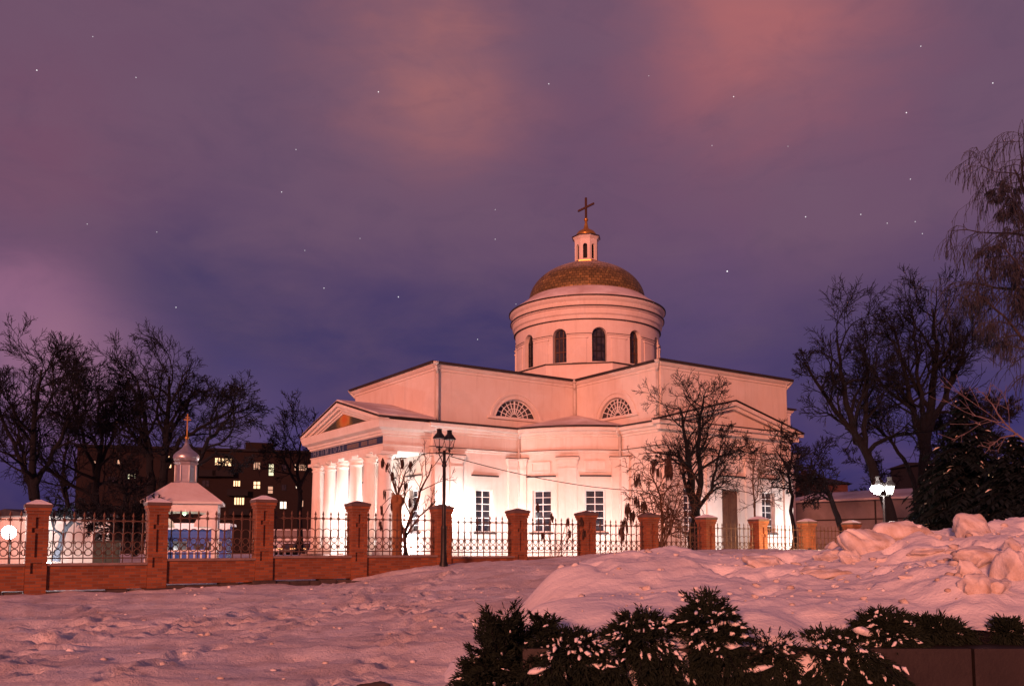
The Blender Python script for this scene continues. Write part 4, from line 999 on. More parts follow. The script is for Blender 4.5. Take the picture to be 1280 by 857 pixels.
rlab = {-1: 'iron scroll railing in front of the glaring lamp at the left edge', 0: 'iron scroll railing with the white shed and tangled thicket showing through', 1: 'iron scroll railing through which the gazebo and blue kiosk show', 2: 'iron scroll railing with parked cars and the first columns behind it',
        3: 'iron scroll railing in front of the orange tree stump', 4: 'iron scroll railing between the lamp post and the first window', 5: 'iron scroll railing in front of the window with the thin seed plant', 6: 'iron railing half sunk behind the snow bank, below the second curved wall window',
        7: 'iron railing seen between the weeping bush and the forked bare tree', 8: 'iron railing in front of the brown side door', 9: 'iron railing below the church window nearest the far corner', 10: 'iron railing just past the lit church corner', 11: 'iron railing mostly hidden by the biggest snow clods'}
wlab.update({-1: 'low brick wall under the glaring lamp at the left edge', 0: 'low brick wall in front of the white shed', 3: 'low brick wall below the orange tree stump', 4: 'low brick wall between the lamp post and the first church window', 5: 'low brick wall below the window with the thin seed plant', 9: 'low brick wall below the church window nearest the far corner', 10: 'low brick wall just past the lit church corner', 11: 'low brick wall hidden behind the biggest snow clods'})
fw = rl = None
for n in range(-1, 12):
    p = (fpt(n) + fpt(n + 1)) / 2; loc = (p[0], p[1], COP[n])
    if fw is None:
        fw = make_fwall(wlab[n]); rl = make_panel(rlab[n]); fw.location = loc; rl.location = loc; fw.rotation_euler = rl.rotation_euler = (0, 0, FANG)
    else:
        dup(fw, loc, FANG, wlab[n]); dup(rl, loc, FANG, rlab[n])

# ------------------------------------------------------------------ lamp posts
def lantern_body(parent, x, y, z, sc, lit=False, glow=0):
    m = MB(); s = sc
    m.frustum(x, y, z, z + 0.05 * s, 0.09 * s, 0.09 * s, 0.10 * s, 0.10 * s)
    for sx in (-1, 1):
        for sy in (-1, 1):
            m.tube([(x + sx * 0.10 * s, y + sy * 0.10 * s, z + 0.05 * s), (x + sx * 0.16 * s, y + sy * 0.16 * s, z + 0.40 * s)], 0.014 * s, 4)
    m.frustum(x, y, z + 0.40 * s, z + 0.44 * s, 0.185 * s, 0.185 * s, 0.19 * s, 0.19 * s)
    m.frustum(x, y, z + 0.44 * s, z + 0.64 * s, 0.19 * s, 0.19 * s, 0.075 * s, 0.075 * s)
    m.frustum(x, y, z + 0.64 * s, z + 0.78 * s, 0.075 * s, 0.075 * s, 0.07 * s, 0.07 * s)
    m.frustum(x, y, z + 0.78 * s, z + 0.80 * s, 0.085 * s, 0.085 * s, 0.085 * s, 0.085 * s)
    for sx in (-1, 1): m.tube([(x + sx * 0.17 * s, y, z + 0.36 * s), (x + sx * 0.24 * s, y, z + 0.46 * s), (x + sx * 0.25 * s, y, z + 0.54 * s), (x + sx * 0.2 * s, y, z + 0.55 * s)], 0.012 * s, 4)
    o = m.build('lantern', 'black_iron', parent)
    g = MB(); g.frustum(x, y, z + 0.055 * s, z + 0.395 * s, 0.088 * s, 0.088 * s, 0.148 * s, 0.148 * s); g.build('glass', 'lamp_white' if lit else 'clear_glass', o)
    return o
lp0 = at(554.5, 707, 26.4)
LPZ = float(ground_z(lp0[0], lp0[1])) - 0.05
lpt = thing('lamp_post', 'tall black cast iron post with two unlit lanterns in front of the fence', 'street lamp', (lp0[0], lp0[1], LPZ), math.radians(48), group='cast iron lamp posts')
ztop = float(at(556, 569, 26.4)[2]) - LPZ
m = MB(); m.lathe([(0.13, -0.4), (0.13, 0.12), (0.10, 0.2), (0.085, 0.5), (0.085, 1.15), (0.095, 1.2), (0.06, 1.28), (0.055, 2.0), (0.048, ztop - 0.35), (0.075, ztop - 0.33), (0.075, ztop - 0.27), (0.048, ztop - 0.24), (0.044, ztop + 0.15)], 14); m.build('post', 'black_iron', lpt)
m = MB()
for sg in (-1, 1):
    m.tube([(sg * 0.05, 0, ztop - 0.25), (sg * 0.16, 0, ztop - 0.06), (sg * 0.26, 0, ztop + 0.08), (sg * 0.30, 0, ztop + 0.02), (sg * 0.34, 0, ztop + 0.03), (sg * 0.33, 0, ztop + 0.09)], 0.016, 5)
    m.tube([(0, 0, ztop + 0.085), (sg * 0.21, 0, ztop + 0.085), (sg * 0.21, 0, ztop + 0.21)], 0.02, 5)
m.build('bracket', 'black_iron', lpt)
for sg in (-1, 1):
    m = MB(); m.lathe([(0.02, ztop + 0.12), (0.045, ztop + 0.16), (0.02, ztop + 0.2)], 8, sg * 0.21); m.build('knob', 'black_iron', lpt)
    lantern_body(lpt, sg * 0.21, 0, ztop + 0.205, 0.72)
# lit one on the right, behind the fence
rp = at(1106, 660, 42.0)
rpt = thing('lamp_post', 'black lamp post with glaring lantern among the dark trees, right of the church', 'street lamp', (rp[0], rp[1], 1.0), math.radians(0), group='cast iron lamp posts')
rz = float(at(1106, 622, 42)[2]) - 1.0
m = MB(); m.lathe([(0.12, -0.4), (0.12, 0.15), (0.07, 0.3), (0.05, rz), (0.05, rz + 0.1)], 12); m.build('post', 'black_iron', rpt)
m = MB(); m.tube([(-0.3, 0, rz + 0.1), (0.3, 0, rz + 0.1)], 0.022, 5); m.build('bracket', 'black_iron', rpt)
lantern_body(rpt, -0.3, 0, rz + 0.12, 1.1, lit=True)
lo2 = lantern_body(rpt, 0.3, 0, rz + 0.12, 1.1, lit=False)
lo2.children[0].data.materials.clear(); lo2.children[0].data.materials.append(MATS['lit_dim'])
m = MB(); m.lathe([(0.01, rz + 0.2), (0.28, rz + 0.35), (0.30, rz + 0.45), (0.2, rz + 0.62), (0.01, rz + 0.68)], 16, -0.3); m.build('globe', 'lamp_white', rpt)
point_light((rp[0] - 0.3, rp[1] - 0.45, 1.0 + rz + 0.4), 450, (1, 0.95, 0.9))
# cable from the lamp post to the little tree
ca = at(563, 570, 26.4); cb = at(833, 613, 38.5)
m = MB(); m.tube([tuple(ca + (cb - ca) * t + np.array([0, 0, -0.30 * 4 * t * (1 - t)])) for t in np.linspace(0, 1, 25)], 0.014, 5)
tag(m.build('cable', 'black_iron'), 'thin sagging dark cable from the lamp post to the bare trees', 'cable')

# ------------------------------------------------------------------ floodlights (all lamps that the photograph shows burning or whose pools of light it shows)
def floodlight(loc, aim, label, power, color=(1, 0.90, 0.86), pole=True, spot=None, size=0.22, rad=0.2, off=0.3, lens=True):
    loc = np.asarray(loc, float); g = float(ground_z(loc[0], loc[1]))
    d = np.asarray(aim, float) - loc; d /= np.linalg.norm(d); yaw = math.atan2(d[1], d[0])
    t = thing('floodlight', label, 'floodlight', (loc[0], loc[1], g), yaw, group='floodlights around the church')
    h = loc[2] - g
    m = MB(); m.tube([(0, 0, -0.3), (0, 0, h - size)], 0.035, 8); m.build('stand', 'black_iron', t)
    m = MB(); m.frustum(0, 0, h - size * 0.6, h + size * 0.6, 0.10, size * 0.62, 0.12, size * 0.66); m.build('housing', 'black_iron', t)
    if lens:
        m = MB(); m.lathe([(0.005, -0.03), (size * 0.9, 0.0), (size * 0.95, 0.05), (size * 0.7, 0.12), (0.005, 0.16)], 20)
        lo = m.build('lens', 'lamp_white', t); lo.location = (0.125, 0, h); lo.rotation_euler = (0, PI / 2, 0)
    point_light(loc + d * off, power, color, rad, 'floodlight_beam', spot)
    return t
K = 1.0
fl1 = at(573, 640, 51.4)
WHITE = (1, 0.95, 0.96)
floodlight(fl1, fl1 + np.array([0.05, -1, 0]), 'blinding floodlight facing the street, beside the tall lamp post', 520, WHITE, size=0.42, off=-0.55)
floodlight(chw(-17.2, -3.0, 0.95), chw(-18, 3, 3), 'floodlight inside the columned portico', 2400, WHITE, size=0.15)
floodlight(chw(-24.0, 0.5, 0.45), chw(-19, 0.0, 3.0), 'floodlight on the snow in front of the portico columns', 2200, WHITE, spot=(chw(-19, 0, 2.2), 76, 0.6), size=0.15)
floodlight(chw(-13.5, -10.2, 0.3), chw(-10, -6, 3), 'floodlight on the snow below the round church corner', 1150, WHITE, spot=(chw(-11.5, -6, 1.6), 100, 0.9), size=0.15)
floodlight(chw(-9.5, -13.2, 0.3), chw(-7, -8, 3), 'floodlight in the snow beside the weeping bush', 1050, WHITE, spot=(chw(-7.5, -9, 1.8), 100, 0.9), size=0.15)
floodlight(chw(-2.5, -17.5, 0.35), chw(-1, -13, 3), 'floodlight hidden behind the forked bare tree', 800, WHITE, spot=(chw(-1, -13, 2.0), 100, 0.9), size=0.15)
floodlight(chw(5.6, -17.2, 0.4), chw(5, -13.8, 2), 'floodlight at the foot of the far church corner', 1500, WHITE, spot=(chw(4.9, -13.8, 1.8), 90, 0.8), size=0.15)
f6 = at(1012, 690, 33.6); f6[2] = 1.46
floodlight(f6, fpt(10.0).tolist() + [2.2], 'small dark floodlight just behind the snow bank crest, aimed at the orange piers', 560, (1, 0.66, 0.34), off=0.25, size=0.1, rad=0.08, lens=False)
fl2 = at(13, 665, 25.5)
floodlight(fl2, fl2 + np.array([0.3, -1, 0]), 'glaring floodlight behind the railing next to the white shed', 260, size=0.20, off=0.35)
f8 = at(60, 690, 34.5); f8[2] = 0.85
floodlight(f8, at(95, 665, 40), 'floodlight on the snow in front of the white shed', 2200, WHITE, off=0.3, spot=(at(90, 668, 40), 125, 0.6), size=0.15)

# ------------------------------------------------------------------ gazebo (well chapel) on the left
gp = at(229, 690, 36.0); GZ = 0.55
ga = thing('gazebo', 'small open gazebo with snowy pyramid roof, silver onion dome and cross', 'gazebo', (gp[0], gp[1], GZ), math.radians(16))
gh = lambda py: float(at(229, py, 36.0)[2]) - GZ
EV = gh(631); HWG = 1.42
for sx in (-1, 1):
    for sy in (-1, 1):
        m = MB(); m.box(sx * 1.22 - 0.10, sx * 1.22 + 0.10, sy * 1.22 - 0.10, sy * 1.22 + 0.10, -0.4, EV - 0.30); m.box(sx * 1.22 - 0.14, sx * 1.22 + 0.14, sy * 1.22 - 0.14, sy * 1.22 + 0.14, -0.4, 0.25); m.build('post', 'white_paint', ga)
m = MB()
for k in range(4):
    a = k * PI / 2; c, s = math.cos(a), math.sin(a)
    def vp(x, d, z, c=c, s=s): return (x * c - (-1.22 - d) * s * -1 * -1, x * s + (-1.22 - d) * c, z) if False else (x * c + (1.22 + d) * s, x * s - (1.22 + d) * c, z)
    hl = 1.33 if k % 2 == 0 else 1.13
    m.mbox(lambda s_, z, d: vp(s_, d, z), -hl, hl, EV - 0.30, EV - 0.002, -0.08, 0.09)
    for sg in (-1, 1):   # curved spandrels of the openings
        pts = [(sg * 1.12, EV - 0.301), (sg * 0.45, EV - 0.301)] + [(sg * (1.12 - 0.67 * math.cos(t)), EV - 0.90 + 0.55 * math.sin(t)) for t in [PI / 2 * j / 6 for j in range(5, -1, -1)]] + [(sg * 1.12, EV - 0.9)]
        m.prism(pts, lambda a_, b_, d_: vp(a_, d_, b_), -0.04, 0.04)
m.build('valance', 'white_paint', ga)
m = MB()
for k in (0, 1, 3):
    a = k * PI / 2; c, s = math.cos(a), math.sin(a)
    vp = lambda x, d, z, c=c, s=s: (x * c + (1.22 + d) * s, x * s - (1.22 + d) * c, z)
    m.mbox(lambda s_, z, d: vp(s_, d, z), -1.12, 1.12, 0.82, 0.9, -0.05, 0.05)
    for i in range(9): x = -1.0 + 0.25 * i; m.mbox(lambda s_, z, d: vp(s_, d, z), x - 0.035, x + 0.035, 0.0, 0.82, -0.03, 0.03)
m.build('balustrade', 'white_paint', ga)
m = MB(); m.box(-1.5, 1.5, -1.5, 1.5, -0.5, 0.0); m.build('floor_slab', 'coping', ga)
EH = HWG + 0.05; RT = gh(604)
m = MB(); m.frustum(0, 0, EV, EV + 0.09, EH + 0.02, EH + 0.02, EH + 0.05, EH + 0.05); m.build('eave', 'white_paint', ga)
m = MB(); m.frustum(0, 0, EV + 0.092, RT, EH + 0.04, EH + 0.04, 0.50, 0.50); m.build('roof', 'roof_snow', ga)
m = MB(); D0 = RT - 0.03; D1 = gh(578)
m.lathe([(0.46, D0), (0.46, D0 + 0.08), (0.40, D0 + 0.10), (0.40, D1 - 0.12), (0.50, D1 - 0.02), (0.50, D1)], 8, a0=PI / 8, smooth=False); m.build('drum', 'silver', ga)
m = MB()
for k in range(8):
    a = k * PI / 4; m.lathe([(0.025, D0 + 0.1), (0.025, D1 - 0.12)], 6, 0.43 * math.cos(a + PI / 8), 0.43 * math.sin(a + PI / 8))
m.build('colonnettes', 'white_paint', ga)
OB = D1; OH = gh(561) - OB
m = MB(); m.lathe([(0.38, OB), (0.44, OB + 0.04), (0.50, OB + 0.14), (0.515, OB + 0.22), (0.49, OB + 0.31), (0.40, OB + 0.41), (0.28, OB + 0.50), (0.17, OB + 0.60), (0.09, OB + 0.74), (0.06, OB + 0.95), (0.045, gh(552)), (0.015, gh(548))], 20); m.build('onion_dome', 'silver', ga)
m = MB(); m.lathe([(0.05, gh(549)), (0.09, gh(547)), (0.05, gh(545))], 10)
m.box(-0.022, 0.022, -0.02, 0.02, gh(547), gh(517)); m.box(-0.14, 0.14, -0.017, 0.017, gh(525), gh(525) + 0.04); m.box(-0.08, 0.08, -0.016, 0.016, gh(522), gh(522) + 0.035); m.build('cross', 'gilt', ga)
m = MB(); m.lathe([(0.01, EV - 0.42), (0.09, EV - 0.36), (0.09, EV - 0.3), (0.01, EV - 0.26)], 10); m.build('ceiling_lamp', 'lit_green', ga)
point_light((gp[0], gp[1], GZ + EV - 0.6), 18, (0.95, 1.0, 0.75), 0.08)

# blue kiosk behind the gazebo
kp = at(236, 690, 47); kz = 0.55
ki = thing('kiosk', 'blue and white kiosk seen through the open gazebo', 'kiosk', (kp[0], kp[1], kz), math.radians(10))
KH = float(at(236, 657, 47)[2]) - kz
m = MB(); m.box(-1.9, 1.9, 0, 2.0, -0.4, KH); m.build('body', 'blue_paint', ki)
m = MB(); m.box(-2.1, 2.1, -0.4, 2.2, KH + 0.002, KH + 0.14); m.box(-2.1, 2.1, -0.41, -0.35, KH - 0.20, KH); m.build('roof', 'snow', ki)
m = MB(); m.box(-1.9, 1.9, -0.06, -0.002, KH - 0.75, KH - 0.45); m.build('sign_band', 'blue_paint', ki)
for x in (-1.35, -0.45, 1.3):
    m = MB(); m.box(x - 0.36, x + 0.36, -0.05, -0.004, 0.8, KH - 0.8); f = m.build('window', 'panel_wall', ki)
    m = MB(); m.box(x - 0.30, x + 0.30, -0.058, -0.052, 0.85, KH - 0.85); m.build('pane', 'glass_dark', f)
m = MB(); m.box(0.15, 0.85, -0.05, -0.004, 0.0, KH - 0.85); d = m.build('door', 'blue_paint', ki)
m = MB(); m.box(0.24, 0.75, -0.06, -0.052, 0.9, KH - 0.95); m.build('pane', 'glass_dark', d)
point_light((kp[0] - 0.4, kp[1] - 2.0, kz + KH + 0.1), 10, (0.9, 0.95, 1.0), 0.1)

# white shed at the left, brightly lit
sp0 = at(30, 700, 39); sp1 = at(136, 700, 42)
ang = math.atan2(sp1[1] - sp0[1], sp1[0] - sp0[0]); sL = math.hypot(sp1[1] - sp0[1], sp1[0] - sp0[0])
sh = thing('shed', 'long white plastered shed glowing in the floodlight behind the leftmost railing', 'shed', (sp0[0], sp0[1], 0.5), ang)
SHH = float(at(100, 642, 40)[2]) - 0.5
m = MB(); m.box(0, sL, 0, 3.0, -0.5, SHH); m.build('wall', 'plaster', sh)
m = MB(); m.add([(-0.3, -0.35, SHH), (sL + .3, -0.35, SHH), (sL + .3, 1.5, SHH + 0.22), (-.3, 1.5, SHH + .22), (-.3, 3.35, SHH), (sL + .3, 3.35, SHH), (-0.3, -0.35, SHH - .1), (sL + .3, -0.35, SHH - .1), (sL + .3, 3.35, SHH - .1), (-.3, 3.35, SHH - .1)],
                 [(0, 1, 2, 3), (3, 2, 5, 4), (6, 7, 1, 0), (8, 9, 4, 5), (7, 8, 5, 2, 1), (9, 6, 0, 3, 4), (6, 9, 8, 7)]); m.build('roof', 'tin_edge', sh)
m = MB(); m.box(2.95, 3.3, -0.05, -0.003, 1.0, 1.8); f = m.build('window', 'white_paint', sh)
m = MB(); m.box(3.0, 3.25, -0.058, -0.052, 1.05, 1.75); m.build('pane', 'glass_dark', f)
gb = at(133, 700, 31)
t = thing('utility_cabinet', 'dark green metal cabinet in front of the white shed', 'cabinet', (gb[0], gb[1], 0.5), math.radians(20))
m = MB(); m.box(-0.42, 0.42, -0.3, 0.3, 0.08, 1.22); m.build('body', 'green_metal', t)
m = MB(); m.frustum(0, 0, 1.222, 1.30, 0.47, 0.35, 0.40, 0.28); m.build('lid', 'green_metal', t)
m = MB(); m.box(-0.38, -0.01, -0.32, -0.302, 0.15, 1.15); m.box(0.01, 0.38, -0.32, -0.302, 0.15, 1.15); m.build('door', 'green_metal', t)

# ------------------------------------------------------------------ apartment house behind
AY = 128.0; az0 = 0.5
ap0 = at(95, 600, AY); ap1 = at(410, 600, AY + 10)
aang = math.atan2(ap1[1] - ap0[1], ap1[0] - ap0[0]); aL = math.hypot(ap1[1] - ap0[1], ap1[0] - ap0[0])
ah = thing('apartment_house', 'dark brick apartment house with scattered lit windows behind the bare trees', 'apartment house', (ap0[0], ap0[1], az0), aang)
AH = float(at(95, 558, AY)[2]) - az0
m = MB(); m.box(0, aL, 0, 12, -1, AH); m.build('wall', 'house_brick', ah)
m = MB(); m.box(-0.4, aL + 0.4, -0.5, 12.4, AH + 0.003, AH + 0.35); ro = m.build('roof', 'house_dark', ah)
x0 = (300 - 95) / 315 * aL
m = MB(); m.box(x0, x0 + 4.2, 1.5, 7, AH + 0.352, AH + 1.6); m.build('roof_hut', 'house_brick', ro)
def apx(px, py):
    r = ray(px, py); o = np.array([0, 0, EYE]); n = np.array([-math.sin(aang), math.cos(aang), 0]); tt = ((ap0 - o) @ n) / (r @ n); p = o + r * tt
    return (p - ap0)[:2] @ np.array([math.cos(aang), math.sin(aang)]), p[2] - az0
def house_window(px, py, wpx, hpx, mat, cols=2, rows=2):
    x, z = apx(px, py); sc = AY / F; wd = wpx * sc / 2; hh = hpx * sc / 2
    m = MB(); b = 0.07
    m.box(x - wd - 0.1, x + wd + 0.1, -0.06, -0.003, z - hh - 0.1, z - hh); m.box(x - wd - 0.1, x + wd + 0.1, -0.06, -0.003, z + hh, z + hh + 0.1)
    m.box(x - wd - 0.1, x - wd, -0.06, -0.003, z - hh + .001, z + hh - .001); m.box(x + wd, x + wd + 0.1, -0.06, -0.003, z - hh + .001, z + hh - .001)
    for c in range(1, cols): xx = x - wd + 2 * wd * c / cols; m.box(xx - b, xx + b, -0.055, -0.004, z - hh, z + hh)
    for r in range(1, rows): zz = z - hh + 2 * hh * r / rows; m.box(x - wd, x + wd, -0.052, -0.005, zz - b * 0.8, zz + b * 0.8)
    f = m.build('window', 'house_dark', ah)
    g = MB(); g.box(x - wd, x + wd, -0.03, -0.006, z - hh, z + hh); g.build('pane', mat, f)
for wv in [(210, 577, 8, 15, 'lit_warm', 2, 3), (188, 573, 2.5, 7, 'lit_warm', 1, 2), (279, 577, 20, 10, 'lit_warm', 5, 1), (321, 582, 8, 9, 'lit_dim', 3, 1), (339, 587, 6, 15, 'lit_green', 1, 3), (376, 584, 16, 8, 'lit_dim', 6, 1),
           (165, 594, 9, 8, 'lit_green', 3, 1), (149, 577, 4, 5, 'lit_dim', 1, 1), (296, 604, 8, 7, 'lit_warm', 3, 1), (321, 606, 8, 9, 'lit_warm', 2, 2), (338, 612, 6, 9, 'lit_dim', 1, 2), (355, 609, 5, 7, 'glass_dark', 2, 1), (373, 606, 6, 8, 'lit_white', 2, 1),
           (299, 626, 12, 9, 'lit_warm', 4, 1), (354, 631, 8, 9, 'lit_white', 2, 1), (321, 629, 8, 9, 'glass_dark', 2, 2), (338, 634, 6, 9, 'glass_dark', 1, 2), (376, 629, 6, 8, 'lit_dim', 2, 1), (257, 604, 8, 8, 'glass_dark', 2, 1), (257, 628, 8, 8, 'glass_dark', 2, 1),
           (233, 604, 8, 8, 'glass_dark', 2, 1), (190, 600, 8, 8, 'glass_dark', 2, 1), (140, 600, 8, 8, 'glass_dark', 2, 1), (120, 580, 5, 8, 'lit_dim', 2, 1), (190, 626, 8, 8, 'glass_dark', 2, 1), (355, 584, 5, 8, 'glass_dark', 2, 1)]:
    house_window(*wv)
# balconies
for px, py in ((279, 588), (297, 612), (299, 636), (257, 588)):
    x, z = apx(px, py); m = MB(); m.box(x - 1.5, x + 1.5, -1.1, -0.065, z - 0.9, z - 0.75); m.box(x - 1.5, x + 1.5, -1.1, -1.02, z - 0.749, z + 0.05); m.build('balcony', 'house_dark', ah)

# grey fence and parked cars beyond the low wall
q0 = at(325, 682, 122); q1 = at(400, 682, 124)
a2 = math.atan2(q1[1] - q0[1], q1[0] - q0[0]); L2 = math.hypot(q1[1] - q0[1], q1[0] - q0[0])
t = thing('board_fence', 'grey board fence with a snowy top behind the parked cars', 'fence', (q0[0], q0[1], 0.6), a2)
h2 = float(at(360, 662, 122)[2]) - 0.6
m = MB(); 
for i in range(int(L2 / 0.2)): m.box(i * 0.2, i * 0.2 + 0.185, 0, 0.03, 0, h2)
m.build('boards', 'panel_wall', t)
m = MB(); m.box(-0.05, L2 + .05, -0.06, 0.09, h2 + 0.002, h2 + 0.1); m.build('snow_cap', 'snow', t)
m = MB(); m.box(0, L2, -0.05, -0.003, h2 * 0.55, h2 * 0.63); m.build('rail', 'white_paint', t)
def make_car(label, mat, loc, rz):
    t = thing('parked_car', label, 'car', loc, rz, group='cars parked beyond the fence')
    pr_ = [(-2.1, 0.35), (-2.12, 0.75), (-1.9, 0.92), (-1.25, 1.0), (-0.75, 1.42), (0.75, 1.45), (1.45, 1.0), (1.98, 0.9), (2.1, 0.65), (2.08, 0.35)]
    m = MB(); m.prism(pr_, lambda a, b, d: (a, d, b), -0.82, 0.82); m.build('body', mat, t)
    for sy in (-1, 1):
        m = MB(); m.prism([(-1.1, 1.02), (-0.70, 1.36), (0.70, 1.39), (1.28, 1.02)], lambda a, b, d: (a, d, b), sy * 0.822, sy * 0.835); m.build('side_window', 'glass_dark', t)
        for x in (-1.3, 1.3):
            m = MB(); m.tube([(x, sy * 0.62, 0.32), (x, sy * 0.85, 0.32)], 0.32, 16); wv = m.build('wheel', 'rubber', t)
            m = MB(); m.tube([(x, sy * 0.845, 0.32), (x, sy * 0.86, 0.32)], 0.18, 12); m.build('rim', 'silver', wv)
        m = MB(); m.box(-2.14, -2.05, min(sy * .5, sy * .78), max(sy * .5, sy * .78), 0.68, 0.85); m.build('tail_lamp', 'tail_lamp', t)
        m = MB(); m.box(2.0, 2.09, min(sy * .5, sy * .78), max(sy * .5, sy * .78), 0.62, 0.78); m.build('headlight', 'white_paint', t)
    m = MB(); m.prism([(-0.9, 1.432), (0.85, 1.462), (0.7, 1.53), (-0.75, 1.52)], lambda a, b, d: (a, d, b), -0.7, 0.7); m.build('roof_snow', 'snow', t)
for px, lab, mat, rz in ((348, 'white car with snow on its roof, parked nearest the gazebo', 'car_white', 1.5), (364, 'dark car with glowing tail lamps between two other parked cars', 'car_paint', 1.52), (382, 'dark car half hidden by a tree trunk beside the first column', 'car_paint', 1.45)):
    p = at(px, 690, 112); make_car(lab, mat, (p[0], p[1], 0.5), rz)

# ------------------------------------------------------------------ buildings behind on the right
w0 = at(985, 690, 76); w1 = at(1175, 690, 66)
a3 = math.atan2(w1[1] - w0[1], w1[0] - w0[0]); L3 = math.hypot(w1[1] - w0[1], w1[0] - w0[0])
t = thing('outbuilding', 'long low pinkish plastered outbuilding with snow roof behind the lit lamp post', 'outbuilding', (w0[0], w0[1], 0.9), a3)
h3 = float(at(1100, 622, 70)[2]) - 0.9
m = MB(); m.box(0, L3, 0, 4, -0.5, h3); m.build('wall', 'panel_wall', t)
m = MB(); m.add([(-.3, -.4, h3), (L3 + .3, -.4, h3), (L3 + .3, 4.4, h3 + .9), (-.3, 4.4, h3 + .9), (-.3, -.4, h3 - .15), (L3 + .3, -.4, h3 - .15), (L3 + .3, 4.4, h3 - .15), (-.3, 4.4, h3 - .15)], [(0, 1, 2, 3), (4, 5, 1, 0), (5, 6, 2, 1), (6, 7, 3, 2), (7, 4, 0, 3), (4, 7, 6, 5)]); m.build('roof', 'roof_snow', t)
m = MB(); m.box(0.1, L3 - 0.1, -0.05, -0.003, h3 * 0.62, h3 * 0.62 + 0.1); m.build('ledge', 'tin_edge', t)
for x in (L3 * 0.62, L3 * 0.88):
    m = MB(); m.box(x - 0.06, x + 0.06, -0.06, -0.004, 0, h3 - 0.2); m.build('strip', 'tin_edge', t)
hp = at(1020, 690, 100)
t = thing('house', 'dim reddish house with a hipped roof behind the low outbuilding', 'house', (hp[0], hp[1], 0.6), math.radians(-12))
hh_ = float(at(1020, 605, 100)[2]) - 0.6
m = MB(); m.box(-3.2, 3.6, 0, 8, -0.5, hh_); m.build('wall', 'house_red', t)
m = MB(); m.frustum(0.2, 4, hh_ + .002, hh_ + 1.0, 3.9, 4.5, 1.2, 1.2); ro = m.build('roof', 'house_dark', t)
m = MB(); m.box(-1.0, -0.4, 3.2, 3.8, hh_ + 0.4, hh_ + 1.9); m.build('chimney', 'house_red', ro)
m = MB(); m.box(-3.1, 3.5, -0.06, -0.003, hh_ * 0.45, hh_ * 0.45 + 0.25); m.build('band', 'tin_edge', t)
for x in (-1.8, 0.4, 2.4):
    m = MB(); m.box(x - 0.5, x + 0.5, -0.05, -0.004, hh_ * 0.6, hh_ * 0.88); f = m.build('window', 'house_dark', t)
    m = MB(); m.box(x - 0.42, x + 0.42, -0.058, -0.052, hh_ * 0.62, hh_ * 0.86); m.build('pane', 'glass_dark', f)
hp = at(1225, 690, 110)
t = thing('house', 'dark house with one warm lit window far behind the fir', 'house', (hp[0], hp[1], 0.6), math.radians(8))
m = MB(); m.box(-6, 10, 0, 9, -0.5, 11.2); m.build('wall', 'house_dark', t)
m = MB(); m.add([(-6.4, -.5, 11.2), (10.4, -.5, 11.2), (10.4, 4.5, 11.7), (-6.4, 4.5, 11.7), (10.4, 9.5, 11.2), (-6.4, 9.5, 11.2)], [(0, 1, 2, 3), (3, 2, 4, 5), (1, 4, 2), (0, 3, 5), (0, 5, 4, 1)]); m.build('roof', 'house_dark', t)
for dx, dz, mat in ((1.8, 10.0, 'lit_warm'), (-4.5, 10.2, 'lit_dim'), (8, 10, 'glass_dark'), (4.6, 10, 'glass_dark')):
    m = MB(); m.box(dx - 0.75, dx + 0.75, -0.05, -0.004, dz - .65, dz + .65); f = m.build('window', 'house_red', t)
    m = MB(); m.box(dx - 0.65, dx - 0.05, -0.06, -0.052, dz - .55, dz + .55); m.box(dx + 0.05, dx + 0.65, -0.06, -0.052, dz - .55, dz + .55); m.build('pane', mat, f)

